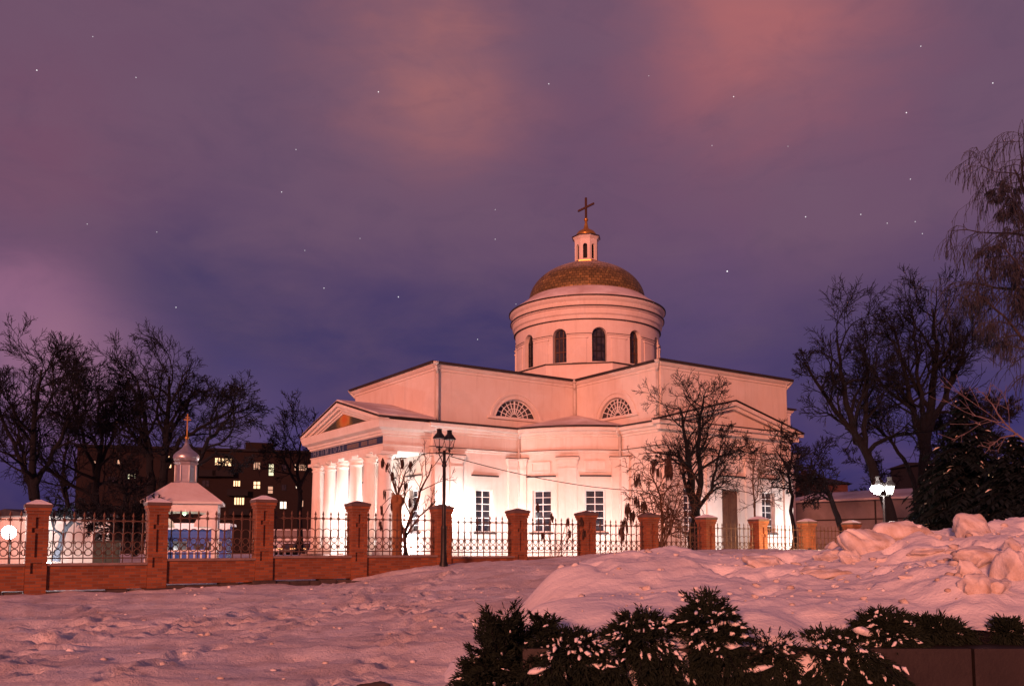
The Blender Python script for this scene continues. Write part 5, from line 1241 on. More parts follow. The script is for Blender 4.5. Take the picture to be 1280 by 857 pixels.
# ------------------------------------------------------------------ bare trees
def unit(v): return v / (np.linalg.norm(v) + 1e-12)
class Tree:
    def __init__(s, seed, children=(8, 7, 6, 4), ratio=(0.40, 0.58, 0.62, 0.72), angle=(48, 42, 36, 30), wob=0.13, up=0.06, rmin=0.012, droop=0.0, start=0.3):
        s.rg = np.random.RandomState(seed); s.ch = children; s.ra = ratio; s.an = angle; s.wob = wob; s.up = up; s.rmin = rmin; s.droop = droop; s.start = start
        s.big = MB(); s.small = MB()
    def emit(s, pts, rad, lev):
        (s.big if lev <= 1 else s.small).tube(pts, rad, 7 if lev == 0 else (5 if lev == 1 else (4 if lev == 2 else 3)), cap=False)
    def kids(s, pts, rad, L, lev, start=None):
        if lev >= len(s.ch): return
        pts = [np.asarray(p, float) for p in pts]; n = s.ch[lev]; st = s.start if start is None else start
        az = s.rg.uniform(0, 2 * PI)
        for k in range(n):
            t = st + (1 - st) * (k + s.rg.uniform(0.2, 0.95)) / n
            f = t * (len(pts) - 1); i = min(int(f), len(pts) - 2); p = pts[i] + (pts[i + 1] - pts[i]) * (f - i); d = unit(pts[i + 1] - pts[i])
            r = (rad[i] + (rad[i + 1] - rad[i]) * (f - i))
            az += 2.4 + s.rg.normal(0, 0.5)
            a = unit(np.cross(d, [0.3, 0.9, 0.1] if abs(d[2]) > 0.7 else [0, 0, 1])); b = np.cross(d, a)
            ang = math.radians(s.an[lev] + s.rg.normal(0, 9)) 
            nd = unit(d * math.cos(ang) + (a * math.cos(az) + b * math.sin(az)) * math.sin(ang))
            s.branch(p, nd, L * s.ra[lev] * s.rg.uniform(0.7, 1.15) * (1.12 - 0.5 * t), max(r * 0.62, s.rmin), lev + 1)
    def branch(s, p, d, L, r, lev):
        n = 6 if lev == 1 else (4 if lev == 2 else 3); pts = [p]; rad = [r]; last = lev >= len(s.ch)
        for i in range(n):
            d = unit(d + s.rg.normal(0, s.wob * (1.6 if lev == 1 else 1.1), 3) + np.array([0, 0, s.up * (1 if lev < 3 else 0.4) - s.droop * max(lev - 1, 0)]))
            p = p + d * L / n; pts.append(p); rad.append(max(r * (1 - (0.75 if not last else 0.6) * (i + 1) / n), s.rmin * 0.75))
        s.emit(pts, rad, lev); s.kids(pts, rad, L, lev, 0.22)
    def trunk(s, pts, r0, r1, kids=True, start=None):
        pts = [np.asarray(p, float) for p in pts]; fine = []
        for i in range(len(pts) - 1):
            for j in range(4): 
                q = pts[i] + (pts[i + 1] - pts[i]) * j / 4; fine.append(q + (s.rg.normal(0, 0.02 * np.linalg.norm(pts[i + 1] - pts[i]), 3) if i + j else 0))
        fine.append(pts[-1]); n = len(fine); rad = [r0 + (r1 - r0) * (i / (n - 1)) ** 0.8 for i in range(n)]
        rad[0] *= 1.35
        s.emit(fine, rad, 0); L = sum(np.linalg.norm(pts[i + 1] - pts[i]) for i in range(len(pts) - 1))
        if kids: s.kids(fine, rad, L, 0, start)
        return fine, rad
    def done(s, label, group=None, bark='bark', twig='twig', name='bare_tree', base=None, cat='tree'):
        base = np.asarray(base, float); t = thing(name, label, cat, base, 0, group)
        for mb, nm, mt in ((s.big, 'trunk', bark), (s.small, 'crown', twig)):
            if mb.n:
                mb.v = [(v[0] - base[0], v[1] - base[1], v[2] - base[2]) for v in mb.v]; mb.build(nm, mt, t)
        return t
def tp(Y, *pix, jit=0.0, seed=0, k=None):
    k = k or TK; pix = [(a, 690 - (690 - b) * k) for a, b in pix]
    rg = np.random.RandomState(seed); return [at(px, py, Y + (rg.uniform(-jit, jit) if i else 0)) for i, (px, py) in enumerate(pix)]
TK = 0.83
GL = 'bare trees beyond the left of the fence'
# left group
T = Tree(1, (11, 8, 6, 4), rmin=0.019, wob=0.12, up=0.10); b = tp(62, (38, 690), (44, 600), (40, 530), (48, 450), (52, 415)); T.trunk(b, 0.42, 0.06, start=0.22)
T.trunk(tp(62, (42, 610), (20, 540), (0, 480), (-12, 440), jit=2), 0.22, 0.05, start=0.2); T.trunk(tp(62, (43, 590), (75, 520), (95, 470), (100, 430), jit=2, seed=2), 0.20, 0.05, start=0.2)
T.done('broad bare tree at the far left edge behind the glaring floodlight', GL, base=b[0])
T = Tree(2, (11, 8, 6, 4), rmin=0.019, wob=0.13, up=0.07); b = tp(70, (122, 690), (120, 600), (128, 520), (122, 440)); T.trunk(b, 0.40, 0.06, start=0.25)
T.trunk(tp(70, (121, 580), (100, 500), (88, 440), jit=3), 0.18, 0.05, start=0.2); T.trunk(tp(70, (121, 570), (145, 500), (158, 450), jit=3, seed=3), 0.18, 0.05, start=0.2)
T.done('dense bare tree rising above the white shed', GL, base=b[0])
T = Tree(3, (9, 7, 6, 4), rmin=0.019, wob=0.16, up=0.06); b = tp(64, (192, 690), (190, 600), (186, 530), (178, 470), (172, 430)); T.trunk(b, 0.42, 0.06, start=0.35)
T.trunk(tp(64, (204, 690), (204, 600), (207, 530), (210, 470), (212, 425)), 0.46, 0.07, start=0.35)
T.trunk(tp(64, (204, 570), (225, 520), (255, 500), (285, 478), (300, 468), jit=2), 0.2, 0.05, start=0.25)
T.trunk(tp(64, (206, 520), (230, 480), (245, 440), jit=2, seed=4), 0.18, 0.05, start=0.2); T.trunk(tp(64, (190, 550), (165, 510), (150, 480), jit=2, seed=5), 0.18, 0.05, start=0.2)
T.done('tall twin trunked bare tree directly behind the gazebo dome', GL, base=b[0])
T = Tree(4, (8, 7, 5, 4), rmin=0.018, wob=0.17, up=-0.01); b = tp(58, (236, 690), (238, 620), (246, 555), (262, 520), (285, 490), (298, 468)); T.trunk(b, 0.30, 0.05, start=0.4)
T.trunk(tp(58, (244, 560), (270, 541), (290, 545), (302, 560)), 0.14, 0.04, start=0.3); T.done('bare tree leaning right behind the gazebo cross', GL, base=b[0])
T = Tree(5, (9, 7, 5, 4), rmin=0.022, wob=0.12, up=0.06); b = tp(80, (374, 690), (376, 610), (372, 560), (378, 505)); T.trunk(b, 0.30, 0.05, start=0.4)
T.trunk(tp(80, (376, 600), (355, 550), (338, 535)), 0.16, 0.04, start=0.3); T.done('slender bare tree just left of the portico, in front of the apartment house', GL, base=b[0])
T = Tree(6, (9, 7, 6, 3), rmin=0.022, wob=0.14, up=0.05); b = tp(74, (80, 690), (84, 620), (78, 560), (90, 500)); T.trunk(b, 0.3, 0.05, start=0.2)
T.done('lower bushy bare tree between the two left trees above the shed', GL, base=b[0])
T = Tree(16, (9, 7, 6, 3), rmin=0.022, wob=0.16, up=0.04); b = tp(56, (150, 690), (152, 640), (158, 590), (150, 540)); T.trunk(b, 0.26, 0.05, start=0.2)
T.done('low tangled bare tree left of the gazebo', GL, base=b[0])
TK = 1.0
T = Tree(17, (8, 6, 5, 3), rmin=0.02, wob=0.2, up=-0.02); b = tp(36, (70, 700), (80, 665), (100, 640), (140, 630)); T.trunk(b, 0.14, 0.04, start=0.2)
T.done('small crooked bare tree spreading in front of the white shed', GL, base=b[0])
T = Tree(24, (9, 8, 6, 3), rmin=0.014, wob=0.2, up=0.0); b = tp(34, (168, 695), (164, 660), (158, 630), (150, 600)); T.trunk(b, 0.10, 0.03, start=0.1); T.trunk(tp(34, (166, 690), (140, 660), (112, 640)), 0.07, 0.02, start=0.15); T.trunk(tp(34, (167, 690), (178, 655), (182, 620)), 0.07, 0.02, start=0.15)
T.done('low tangled bare thicket between the white shed and the gazebo', GL, base=b[0])
# right group
TK = 0.90
GR = 'bare trees right of the church'
T = Tree(7, (9, 7, 6, 4), rmin=0.016, wob=0.14, up=0.07); b = tp(52, (1124, 690), (1105, 610), (1085, 560), (1062, 500), (1052, 440), (1046, 392)); T.trunk(b, 0.42, 0.06, start=0.35)
T.trunk(tp(52, (1075, 535), (1045, 495), (1022, 455), (1005, 425), jit=1), 0.2, 0.05, start=0.15); T.trunk(tp(52, (1080, 545), (1082, 490), (1085, 440), (1075, 400), jit=1, seed=3), 0.18, 0.05, start=0.15)
T.done('leaning bare tree with a rounded crown, nearest the church roof corner', GR, base=b[0])
T = Tree(8, (9, 7, 6, 4), rmin=0.016, wob=0.14, up=0.07); b = tp(56, (1152, 690), (1156, 600), (1158, 530), (1165, 460), (1172, 400), (1165, 352)); T.trunk(b, 0.52, 0.07, start=0.35)
T.trunk(tp(56, (1155, 545), (1140, 490), (1128, 430), (1118, 380), jit=1), 0.26, 0.05, start=0.15); T.trunk(tp(56, (1157, 535), (1178, 480), (1200, 430), (1210, 385), jit=1, seed=3), 0.24, 0.05, start=0.15); T.trunk(tp(56, (1155, 530), (1150, 470), (1145, 410), (1140, 370), jit=1, seed=5), 0.2, 0.05, start=0.2)
T.trunk(tp(56, (1150, 640), (1135, 570), (1110, 530), (1085, 510)), 0.2, 0.05, start=0.5)
T.done('tallest many stemmed bare tree with a wide round crown, behind the lit lamp post', GR, base=b[0])
TK = 0.9
T = Tree(21, (10, 8, 6, 4), rmin=0.026, wob=0.15, up=0.05); b = tp(86, (1010, 690), (1012, 640), (1008, 600), (1014, 560)); T.trunk(b, 0.25, 0.05, start=0.15); T.done('low dense bare tree in the dark behind the church corner', GR, base=b[0])
T = Tree(22, (11, 8, 7, 4), rmin=0.022, wob=0.15, up=0.05); b = tp(70, (1205, 690), (1205, 620), (1210, 550), (1205, 500)); T.trunk(b, 0.3, 0.05, start=0.2); T.trunk(tp(70, (1206, 600), (1230, 540), (1240, 490), jit=2), 0.2, 0.05, start=0.2); T.trunk(tp(70, (1206, 610), (1180, 550), (1178, 510), jit=2), 0.2, 0.05, start=0.2); T.done('dense dark bare tree filling the gap behind the fir and the birch', GR, base=b[0])
T = Tree(23, (10, 8, 6, 4), rmin=0.026, wob=0.15, up=0.05); b = tp(92, (1085, 690), (1085, 640), (1090, 600), (1086, 565)); T.trunk(b, 0.25, 0.05, start=0.15); T.done('low dense bare tree behind the leaning one', GR, base=b[0])
TK = 1.0
T = Tree(9, (8, 7, 5, 3), rmin=0.018, wob=0.2, up=-0.02); b = tp(47, (1068, 690), (1050, 655), (1038, 620), (1022, 605), (985, 590)); T.trunk(b, 0.22, 0.05, start=0.35)
T.trunk(tp(47, (1038, 622), (1030, 600), (1010, 585), (990, 580)), 0.1, 0.03, start=0.2); T.done('low crooked bare tree with snow lit limbs leaning towards the church corner', GR, base=b[0])
# birch
TK = 1.0
T = Tree(10, (13, 10, 8, 3), ratio=(0.30, 0.55, 1.0, 0.45), angle=(55, 48, 60, 22), rmin=0.009, wob=0.10, up=0.0, droop=0.36, start=0.25); b = tp(30, (1340, 700), (1334, 560), (1322, 440), (1306, 330), (1284, 250), (1268, 212)); T.trunk(b, 0.22, 0.03)
T.trunk(tp(30, (1326, 520), (1290, 440), (1255, 395), (1222, 368)), 0.09, 0.02, start=0.2); T.trunk(tp(30, (1318, 430), (1285, 350), (1250, 300)), 0.08, 0.02, start=0.2); T.trunk(tp(30, (1300, 320), (1275, 265), (1252, 235)), 0.05, 0.015, start=0.2)
T.done('tall weeping birch with hanging twigs at the right edge', None, 'birch_bark', 'birch_twig', name='birch_tree', base=b[0])
TK = 1.0
T = Tree(11, (5, 4), ratio=(0.5, 0.5), angle=(38, 35), rmin=0.007, wob=0.09, up=0.05); b = tp(20, (1330, 690), (1310, 600), (1283, 553), (1255, 528), (1215, 519)); T.trunk(b, 0.045, 0.008, start=0.55)
T.trunk(tp(20, (1255, 528), (1240, 505), (1228, 490)), 0.022, 0.008, start=0.2); T.trunk(tp(20, (1272, 542), (1250, 548), (1235, 560)), 0.02, 0.008, start=0.2)
T.done('pale lit young tree leaning in from the right edge above the clods', None, 'pale_bark', 'pale_bark', name='young_tree', base=b[0])
# tree in front of the church
TK = 0.86
T = Tree(12, (9, 7, 5, 3), rmin=0.011, wob=0.14, up=0.07, angle=(48, 45, 42, 40)); b = tp(39, (866, 695), (868, 640), (864, 585), (858, 530), (850, 480)); T.trunk(b, 0.27, 0.04, start=0.25)
T.trunk(tp(39, (868, 640), (876, 590), (873, 530), (878, 480), (880, 462)), 0.17, 0.03, start=0.2); T.trunk(tp(39, (868, 632), (890, 600), (895, 560), (905, 530)), 0.11, 0.03, start=0.2); T.trunk(tp(39, (863, 570), (840, 555), (815, 560)), 0.07, 0.02, start=0.2); T.trunk(tp(39, (873, 572), (900, 550), (930, 542)), 0.07, 0.02, start=0.2)
T.done('forked bare tree standing in front of the pedimented church side', None, base=b[0])
TK = 1.0
T = Tree(13, (8, 6, 5, 3), rmin=0.012, wob=0.16, up=0.0); b = tp(43, (938, 690), (944, 640), (940, 600), (946, 560)); T.trunk(b, 0.07, 0.02, start=0.3)
T.done('thin bare sapling between the brown side door and the rightmost window', None, 'bark_brown', 'bark_brown', name='sapling', base=b[0])
T = Tree(14, (9, 7, 5, 3), rmin=0.013, wob=0.17, up=-0.01); b = tp(50, (992, 690), (990, 620), (984, 585), (972, 565)); T.trunk(b, 0.14, 0.03, start=0.35); T.trunk(tp(50, (986, 590), (992, 560), (985, 545)), 0.08, 0.02, start=0.2)
T.done('small bare tree spreading over the right corner of the church', None, base=b[0])

def seed_bunch(mb, p, L, rg, n=16, w=0.10):
    for i in range(n):
        a = rg.uniform(0, 2 * PI); r = w * rg.uniform(0.1, 1); q = np.array([p[0] + r * math.cos(a), p[1] + r * math.sin(a), p[2] - rg.uniform(0, L * 0.4)])
        e = q + np.array([rg.normal(0, 0.02), rg.normal(0, 0.02), -L * rg.uniform(0.35, 0.65)])
        mb.tube([q, (q + e) / 2, e], [0.010, 0.022, 0.006], 4, cap=False)
# small ash tree with hanging keys at the stump
T = Tree(15, (6, 4, 3), ratio=(0.5, 0.5, 0.5), angle=(32, 34, 36), rmin=0.010, wob=0.1, up=0.12); b = tp(31.5, (507, 695), (506, 665), (515, 640), (530, 605), (540, 580)); T.trunk(b, 0.085, 0.02, start=0.3)
T.trunk(tp(31.5, (506, 668), (497, 640), (500, 610), (508, 590)), 0.06, 0.015, start=0.3); T.trunk(tp(31.5, (506, 672), (525, 645), (545, 625)), 0.05, 0.015, start=0.3)
T.done('young ash tree growing right beside the orange stump', None, 'bark_brown', 'bark_brown', name='young_tree', base=b[0])
rg = np.random.RandomState(6); sb = MB()
b = tp(31.0, (497, 612), (490, 596), (482, 582)); 
# pollarded orange stump
st0 = at(496, 700, 31.0)
t = thing('tree_stump', 'orange lit pollarded tree stump with knobbly top behind the railing', 'tree stump', st0)
m = MB(); hs = float(at(496, 618, 31)[2] - st0[2])
m.tube([(0, 0, -0.5), (0.02, 0, hs * 0.4), (-0.01, 0, hs * 0.75), (0.0, 0, hs * 0.95), (0, 0, hs)], [0.20, 0.165, 0.16, 0.20, 0.13], 14); m.build('trunk', 'bark_orange', t)
m = MB()
for i in range(7):
    a = i * 0.9; lump(m, (0.15 * math.cos(a), 0.15 * math.sin(a), hs * (0.90 + 0.02 * (i % 3))), 0.10, 0.10, 0.14, 50 + i, sub=2, flat=True)
m.build('knobs', 'bark_orange', t)
m = MB()
for (px, py) in ((478, 572), (484, 578), (490, 590), (503, 573), (513, 576), (507, 602), (477, 632), (481, 612), (490, 625), (512, 622), (476, 650)):
    e = at(px, py, 31.0) - st0; s0 = np.array([0.0, 0.0, hs * 0.95]); mid = (e + s0) / 2 + np.array([0, 0, 0.15])
    m.tube([s0, mid, e], [0.022, 0.014, 0.008], 4, cap=False); kb = MB(); seed_bunch(kb, e + np.array([0, 0, 0.02]), 0.42, rg, 14, 0.06); kb.build('seed_bunch', 'seed', t)
m.build('shoots', 'bark_brown', t)
# weeping bush with dark bunches left of the bare tree
T = Tree(18, (9, 7, 4), ratio=(0.55, 0.5, 0.5), angle=(45, 45, 45), rmin=0.012, wob=0.2, up=0.0, droop=0.12, start=0.15); b = tp(38, (826, 695), (828, 650), (822, 610), (812, 590)); T.trunk(b, 0.08, 0.02)
for k, px in enumerate((800, 812, 838, 848, 856)): T.trunk(tp(38, (828, 692), ((828 + px) / 2, 650), (px, 615)), 0.045, 0.015, start=0.15)
tw = T.done('tangled weeping bush with dark hanging seed bunches left of the forked bare tree', None, 'bark_brown', 'bark_brown', name='bush', base=b[0], cat='bush')
kb = MB(); b0 = b[0]
for (px, py, L, n) in ((797, 590, .75, 22), (816, 575, .8, 22), (823, 583, .7, 18), (835, 570, 1.1, 40), (836, 578, 1.0, 34), (784, 625, .9, 30), (790, 635, .8, 24), (778, 655, .9, 26), (781, 645, .8, 24), (795, 618, .7, 20), (804, 625, .6, 16), (689, 644, .5, 10)):
    if px < 700: continue
    kb = MB(); seed_bunch(kb, at(px, py, 38) - b0, L, rg, n, 0.16); kb.build('seed_bunch', 'seed', tw)
# thin seedy weed in front of the window
b = tp(30.5, (693, 700), (692, 660), (690, 645))
t = thing('seed_plant', 'thin dry plant with drooping seed heads right of the curved wall window', 'dry plant', b[0]); m = MB(); kb = MB(); b0 = b[0]
for (px, py) in ((690, 640), (678, 665), (710, 646), (712, 660), (727, 645), (672, 628), (730, 660)):
    e = at(px, py, 30.5) - b0; m.tube([(0, 0, -0.3), e * 0.5 + np.array([0.05, 0, 0.1]), e], [0.012, 0.010, 0.006], 4, cap=False); kb = MB(); seed_bunch(kb, e, 0.4, rg, 12, 0.05); kb.build('seed_head', 'seed', t)
m.build('stems', 'bark_brown', t)

# ------------------------------------------------------------------ evergreens
def blade(V, Fs, p, d, L, wd, nrm):
    s = unit(np.cross(d, nrm)) * wd / 2; o = len(V); h = unit(nrm) * wd * 0.25
    V += [p - s * 0.5, p + s * 0.5, p + d * L * 0.55 + s + h, p + d * L, p + d * L * 0.55 - s + h]; Fs.append((o, o + 1, o + 2, o + 3, o + 4))
def fir(label, base, H, R, seed, layers=26):
    rg = np.random.RandomState(seed); V = []; Fs = []; SV = MB(); bm_ = MB()
    for k in range(layers):
        t = (k + 0.3) / layers; z = H * (0.06 + 0.93 * t); Rk = R * (1 - t) ** 0.8 * rg.uniform(0.85, 1.1) + 0.15
        nb = int(9 + 9 * (1 - t))
        for j in range(nb):
            a = rg.uniform(0, 2 * PI); L = Rk * rg.uniform(0.7, 1.12); d = np.array([math.cos(a), math.sin(a), 0.15])
            pts = []
            for i in range(7): f = i / 6; pts.append(np.array([d[0] * L * f, d[1] * L * f, z + 0.10 * L * f - 0.42 * L * f * f]) )
            bm_.tube(pts, [0.03, 0.026, 0.022, 0.018, 0.014, 0.01, 0.006], 3, cap=False)
            side = np.array([-d[1], d[0], 0])
            for i in range(1, 7):
                for rep in range(3):
                    f = (i - rg.uniform(0, 1)) / 6; p = pts[i - 1] + (pts[i] - pts[i - 1]) * (1 - rg.uniform(0, 1)); ax = unit(pts[i] - pts[i - 1])
                    for sg in (-1, 1):
                        dd = unit(ax * 0.7 + side * sg * rg.uniform(0.5, 1.0) + np.array([0, 0, rg.uniform(-0.5, 0.05)])); blade(V, Fs, p, dd, L * 0.28 * rg.uniform(0.6, 1.1) * (1.15 - 0.6 * f) + 0.1, 0.09, np.array([0, 0, 1.0]))
            if rg.uniform() < 0.22:   # snow lying along the branch
                i0 = rg.randint(2, 5); SV.tube([pts[i0] + [0, 0, .04], (pts[i0] + pts[i0 + 1]) / 2 + [0, 0, .07], pts[i0 + 1] + [0, 0, .05]], [0.01, 0.03, 0.008], 5)
    t = thing('fir_tree', label, 'fir tree', base)
    m = MB(); m.tube([(0, 0, -0.4), (0, 0, H * 0.5), (0, 0, H)], [0.22, 0.12, 0.02], 10); tr = m.build('trunk', 'bark', t); bm_.build('branches', 'bark', tr)
    m = MB(); m.add(V, Fs); m.build('needles', 'fir', t); sv = SV.build('snow_patches', 'snow_dirty', t); sv['kind'] = 'stuff'
p = at(1215, 690, 36); fir('dark broad fir with traces of snow behind the largest clods', (p[0], p[1], 1.2), 6.8, 3.1, 31)
p = at(1275, 690, 33); fir('dark fir at the right edge under the birch', (p[0], p[1], 1.2), 4.6, 2.4, 32)
p = at(1168, 690, 46); fir('smaller dark fir at the foot of the tallest bare tree', (p[0], p[1], 1.1), 4.8, 2.0, 33)

def juniper(label, base, rx, ry, H, seed, ns=200, drop=0.7, back=0.5, fr=1.0):
    """spreading juniper: flat arching sprays of fine scale foliage that spill over the wall, snow lying along their upper sides"""
    rg = np.random.RandomState(seed); stems = MB(); SN = MB(); UPV = np.array([0, 0, 1.0]); P = []; NR = lambda v: v / (np.linalg.norm(v, axis=-1, keepdims=True) + 1e-9)
    for k in range(ns):
        a = rg.uniform(0, 2 * PI); q = rg.uniform(0.05, 1) ** 0.55
        ex = math.cos(a) * rx * q; ey = math.sin(a) * q * (ry if math.sin(a) < 0 else ry * back)
        top = H * (1 - 0.75 * q ** 1.5) * rg.uniform(0.45, 1.15) + 0.02
        if ey < -0.12: top -= drop * rg.uniform(0.2, 1.0) * (-ey / ry) ** 0.8
        if drop > 0.3 and -0.33 < ey < -0.10: ey = -0.33 - rg.uniform(0, 0.10)
        if ey < -0.3 and drop > 0.3 and top < -0.08: ex *= 1.55
        end = np.array([ex, ey, top]); s0 = np.array([ex * 0.2, min(ey, 0) * 0.1, -0.04]); mid = np.array([ex * 0.55, ey * 0.6, max(top, 0.10) * 0.8 + 0.10])
        n = 8; pts = []
        for i in range(n): f = i / (n - 1); pts.append(s0 * (1 - f) ** 2 + mid * 2 * f * (1 - f) + end * f * f + rg.normal(0, 0.006, 3))
        ax = unit(pts[-1] - pts[-2]); pts.append(pts[-1] + (ax + UPV * 0.25) * 0.05); P.append(pts)
        if k % 2 == 0: stems.tube(pts, [0.010, 0.009, 0.008, 0.007, 0.006, 0.005, 0.004, 0.003, 0.002], 3, cap=False)
        for rr in range(rg.randint(1, 6)):   # short rolls of snow caught along the spray where it lies flat enough
            i0 = rg.randint(3, 8); a_, b_ = pts[i0], pts[i0 + 1]; dv = b_ - a_; sl_ = abs(dv[2]) / (math.hypot(dv[0], dv[1]) + 1e-6)
            if sl_ > 1.1 or rg.uniform() > fr * (0.85 if a_[2] > -0.12 else 0.30): continue
            off = np.array([rg.normal(0, .018), rg.normal(0, .018), 0.012 + rg.uniform(0, .012)]); dd = unit(dv + np.array([rg.normal(0, .02), rg.normal(0, .02), 0])) * rg.uniform(0.03, 0.075); c = a_ + off; r0 = rg.uniform(0.006, 0.015)
            fine = [c + dd * t + rg.normal(0, .003, 3) for t in (0, .3, .6, 1.0)]
            SN.tube(fine, [r0 * .25, r0 * rg.uniform(.8, 1.2), r0 * rg.uniform(.7, 1.2), r0 * .2], 5)
    P = np.array(P); BS = []; BD = []; BL = []
    for i in range(2, 9):
        ax = NR(P[:, i] - P[:, i - 1]); sd0 = NR(np.cross(ax, UPV)); Lb = 0.13 * (1.15 - 0.09 * i)
        for sg in (-1, 1):
            for rep in range(3):
                u = lambda lo, hi: rg.uniform(lo, hi, (ns, 1))
                p = P[:, i - 1] + (P[:, i] - P[:, i - 1]) * u(0, 1)
                nb = NR(ax * u(.7, 1.1) + sd0 * sg * u(.3, .9) + UPV * u(-.28, .12))
                for c in range(4):
                    BS.append(p); BD.append(NR(nb + rg.normal(0, 0.30, (ns, 3)))); BL.append(u(0.018, 0.058)); p = p + nb * Lb / 4
    BS = np.concatenate(BS); BD = np.concatenate(BD); BL = np.concatenate(BL); m = len(BS)
    nr = NR(rg.normal(0, 0.6, (m, 3)) + UPV); w_ = rg.uniform(0.006, 0.013, (m, 1)); sd_ = NR(np.cross(BD, nr)) * w_ / 2; h_ = nr * w_ * 0.25
    V = np.stack([BS - sd_ * .5, BS + sd_ * .5, BS + BD * BL * .55 + sd_ + h_, BS + BD * BL, BS + BD * BL * .55 - sd_ + h_], 1).reshape(-1, 3)
    Fs = (np.arange(m)[:, None] * 5 + np.arange(5)[None]).tolist()
    for k in range(int(5 * fr)):   # pads of snow lying across several sprays
        c = np.array([rg.uniform(-rx, rx) * 0.9, rg.uniform(-0.40, 0.08), 0]); c[2] = H * 0.45 - max(0, -c[1] - 0.12) * 0.45 * drop + rg.uniform(-0.02, 0.04); sz = rg.uniform(0.03, 0.07)
        lump(SN, c, sz * rg.uniform(1.0, 2.2), sz * rg.uniform(0.7, 1.2), sz * 0.36, int(rg.randint(1e6)), tilt=rg.uniform(-.35, .35), yaw=rg.uniform(-.6, .6), sub=2, rough=0.8)
    t = thing('juniper_bush', label, 'juniper', base, 0, 'junipers along the granite wall')
    stems.build('stems', 'bark', t); mb = MB(); mb.v = V.tolist(); mb.n = len(V); mb.f = Fs; mb.smooth = [False] * m; mb.build('foliage', 'juniper', t); sn = SN.build('snow_tufts', 'snow', t); sn['kind'] = 'stuff'
juniper('tall bushy juniper at the corner of the granite wall, with a spiky top', (-0.06, 6.30, 0.40), 0.31, 0.50, 0.72, 41, 330, drop=0.45, back=0.5, fr=0.28)
juniper('slim upright juniper tip beside the tall bushy one', (0.22, 6.42, 0.74), 0.14, 0.42, 0.36, 51, 70, drop=0.5, back=0.5, fr=0.3)
for lab, px, rx, ry, H, sd_i, ns, dp, dz in [('snow dusted juniper next to the tall bushy one, hanging over the wall', 712, 0.30, 0.44, 0.11, 42, 200, 0.55, -0.06), ('snow dusted juniper with twigs fanning up the bank', 800, 0.30, 0.46, 0.21, 43, 230, 0.95, -0.02),
                                             ('juniper with a pointed tuft reaching highest up the bank', 882, 0.22, 0.46, 0.34, 44, 200, 1.0, 0.0), ('heavily snow covered juniper beside the pointed one', 960, 0.31, 0.46, 0.11, 45, 210, 0.9, -0.08),
                                             ('low snow covered juniper whose sprays cross the slab joint', 1036, 0.30, 0.44, 0.12, 46, 180, 0.5, -0.06), ('dark juniper without much snow, spilling onto the bare granite slab', 1108, 0.26, 0.26, 0.21, 47, 150, 0.05, 0.0)]:
    p = at(px, 800, WALL_Y - 0.03 if px < 1100 else WALL_Y + 0.02); juniper(lab, (p[0], p[1], WALL_TOP - 0.03 + dz), rx, ry, H, sd_i, ns, drop=dp, back=0.85, fr=0.45 if px > 1100 else 0.85)
p = at(1168, 790, WALL_Y); juniper('low straggling juniper tuft along the top of the bare slab', (p[0], p[1], WALL_TOP), 0.24, 0.1, 0.13, 48, 60, drop=0.05, back=1.0, fr=0.19)
p = at(1258, 790, WALL_Y); juniper('tiny lone juniper sprig on the wall edge', (p[0], p[1], WALL_TOP), 0.09, 0.06, 0.09, 49, 26, drop=0.02, back=1.0, fr=0.19)

# ------------------------------------------------------------------ clods of ploughed snow
CL = 'clods of ploughed snow on the bank'
clods = [(1085, 690, .30, .22, .20, -0.6, 0.3, 'long tilted clod of tan snow, biggest at the left of the heap'), (1128, 668, .26, .2, .17, 0.1, 0, 'rounded clod of snow in front of the last white pier cap'), (1065, 702, .13, .12, .10, -0.4, 0, 'dark ended clod at the lower tip of the long tilted one'),
         (1040, 684, .15, .12, .12, 0.1, 0, 'clod in front of the second orange pier'), (1036, 698, .16, .14, .09, 0.0, 0, 'flat rounded clod just under the one by the orange pier'), (1142, 664, .11, .10, .12, 0, 0, 'small upright clod right of the white pier cap'),
         (1222, 668, .30, .22, .20, -0.5, 0.2, 'large wedge shaped clod on the crest below the firs'), (1240, 702, .28, .16, .10, 0.05, 0.1, 'wide hollow fronted clod below the large wedge'), (1210, 722, .13, .12, .12, 0.2, 0, 'broken clod in the hollow, left of the tan blocks'),
         (1216, 735, .13, .11, .12, 0.5, 0.5, 'tan block of snow, left of a pair'), (1240, 737, .12, .11, .10, 0.1, 0.4, 'tan block of snow, right of a pair'), (1273, 722, .16, .14, .24, 0.1, 0, 'tall clod at the right edge'), (1268, 685, .1, .1, .07, 0, 0, 'small clod above the tall one at the right edge'),
         (962, 706, .22, .14, .09, -0.2, 0.2, 'low lone clod on the bank below the rightmost church window'), (1032, 718, .2, .15, .08, .1, .1, 'low smooth clod left of the long tilted one'), (1158, 691, .2, .1, .05, 0.1, 0, 'thin crust of snow with a dark lower edge'),
         (1168, 671, .07, .05, .035, 0, 0, 'small dark clod near the crest'), (1186, 690, .07, .05, .03, .2, 0, 'small dark clod left of the hollow fronted one'), (1164, 707, .06, .05, .035, 0, 0, 'small clod below the dark edged crust'), (1102, 702, .06, .05, .05, .4, 0, 'small broken clod right of the long tilted one'),
         (1132, 721, .06, .045, .02, 0, 0, 'small flat clod lowest on the slope'), (1137, 708, .06, .045, .02, 0, 0, 'small flat clod above the lowest one')]
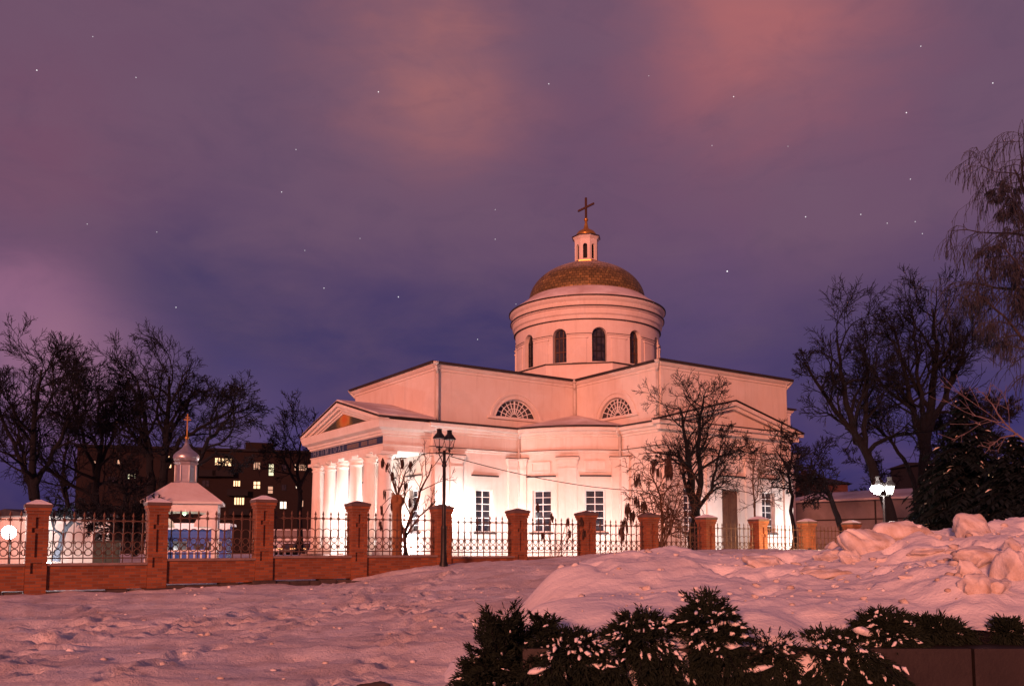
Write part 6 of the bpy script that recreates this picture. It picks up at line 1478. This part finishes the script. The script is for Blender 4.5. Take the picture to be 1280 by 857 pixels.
for i, (px, py, sx, sy, sz, ti, ya, lab) in enumerate(clods):
    p = on_bank(px, py); mb = MB(); lump(mb, (0, 0, 0), sx, sy, sz, 100 + i, ti, ya, 4 if sx > .1 else 3, 0.8)
    o = mb.build('snow_clod', 'snow_dirty' if i not in (5,) else 'snow', None, (p[0], p[1] + sy * 0.3, p[2] + sz * 0.05)); tag(o, lab, 'snow clod', CL)
mb = MB(); rg = np.random.RandomState(91)
cx_ = np.where(np.arange(420) < 300, rg.uniform(2.2, 6.2, 420), rg.uniform(0.5, 2.6, 420)); cy_ = rg.uniform(6.8, 11.5, 420); cz_ = bank_z(cx_, cy_)
for x, y, z in zip(cx_, cy_, cz_):
    sz = 0.010 + 0.035 * rg.uniform() ** 3; lump(mb, (x, y, z + sz * 0.2), sz * rg.uniform(.8, 1.5), sz, sz * .7, int(rg.randint(1e6)), yaw=rg.uniform(0, 3), sub=1, rough=0.7)
for k in range(260):
    x, y = rg.uniform(-10, 1), rg.uniform(9.5, 25); z = float((ground_z(np.array([x]), np.array([y])) + ground_detail(np.array([x]), np.array([y])))[0]); sz = 0.015 + 0.05 * rg.uniform() ** 3
    lump(mb, (x, y, z + sz * 0.1), sz * rg.uniform(.8, 1.5), sz, sz * .6, int(rg.randint(1e6)), yaw=rg.uniform(0, 3), sub=1, rough=0.7)
tag(mb.build('snow_crumbs', 'snow_dirty'), 'small crumbs of snow scattered over the bank and the trodden ground', 'snow crumbs', kind='stuff')
# half buried step, boards
p = at(452, 732, 25.3); gzv = float(at(452, 734, 25.3)[2])
t = thing('buried_bench', 'dark planks of a bench almost buried in the snow before the fence', 'bench', (p[0], p[1], gzv), math.radians(20))
m = MB(); m.box(-0.45, 0.45, -0.28, -0.10, 0.02, 0.10); m.build('plank', 'plinth_stone', t)
m = MB(); m.box(-0.42, 0.42, 0.0, 0.2, 0.10, 0.19); m.build('plank', 'plinth_stone', t)
for x in (-0.35, 0.35):
    m = MB(); m.box(x - 0.04, x + 0.04, -0.25, 0.15, -0.4, 0.018); m.build('leg', 'plinth_stone', t)
p = at(462, 860, 9.2)
mb = MB(); lump(mb, (0, 0, 0), .16, .12, .05, 77, 0.1, 0.2, 3, 0.6); tag(mb.build('stone', 'plinth_stone', None, (p[0], p[1], p[2] + 0.0)), 'small dark stone sticking out of the snow at the bottom edge', 'stone')
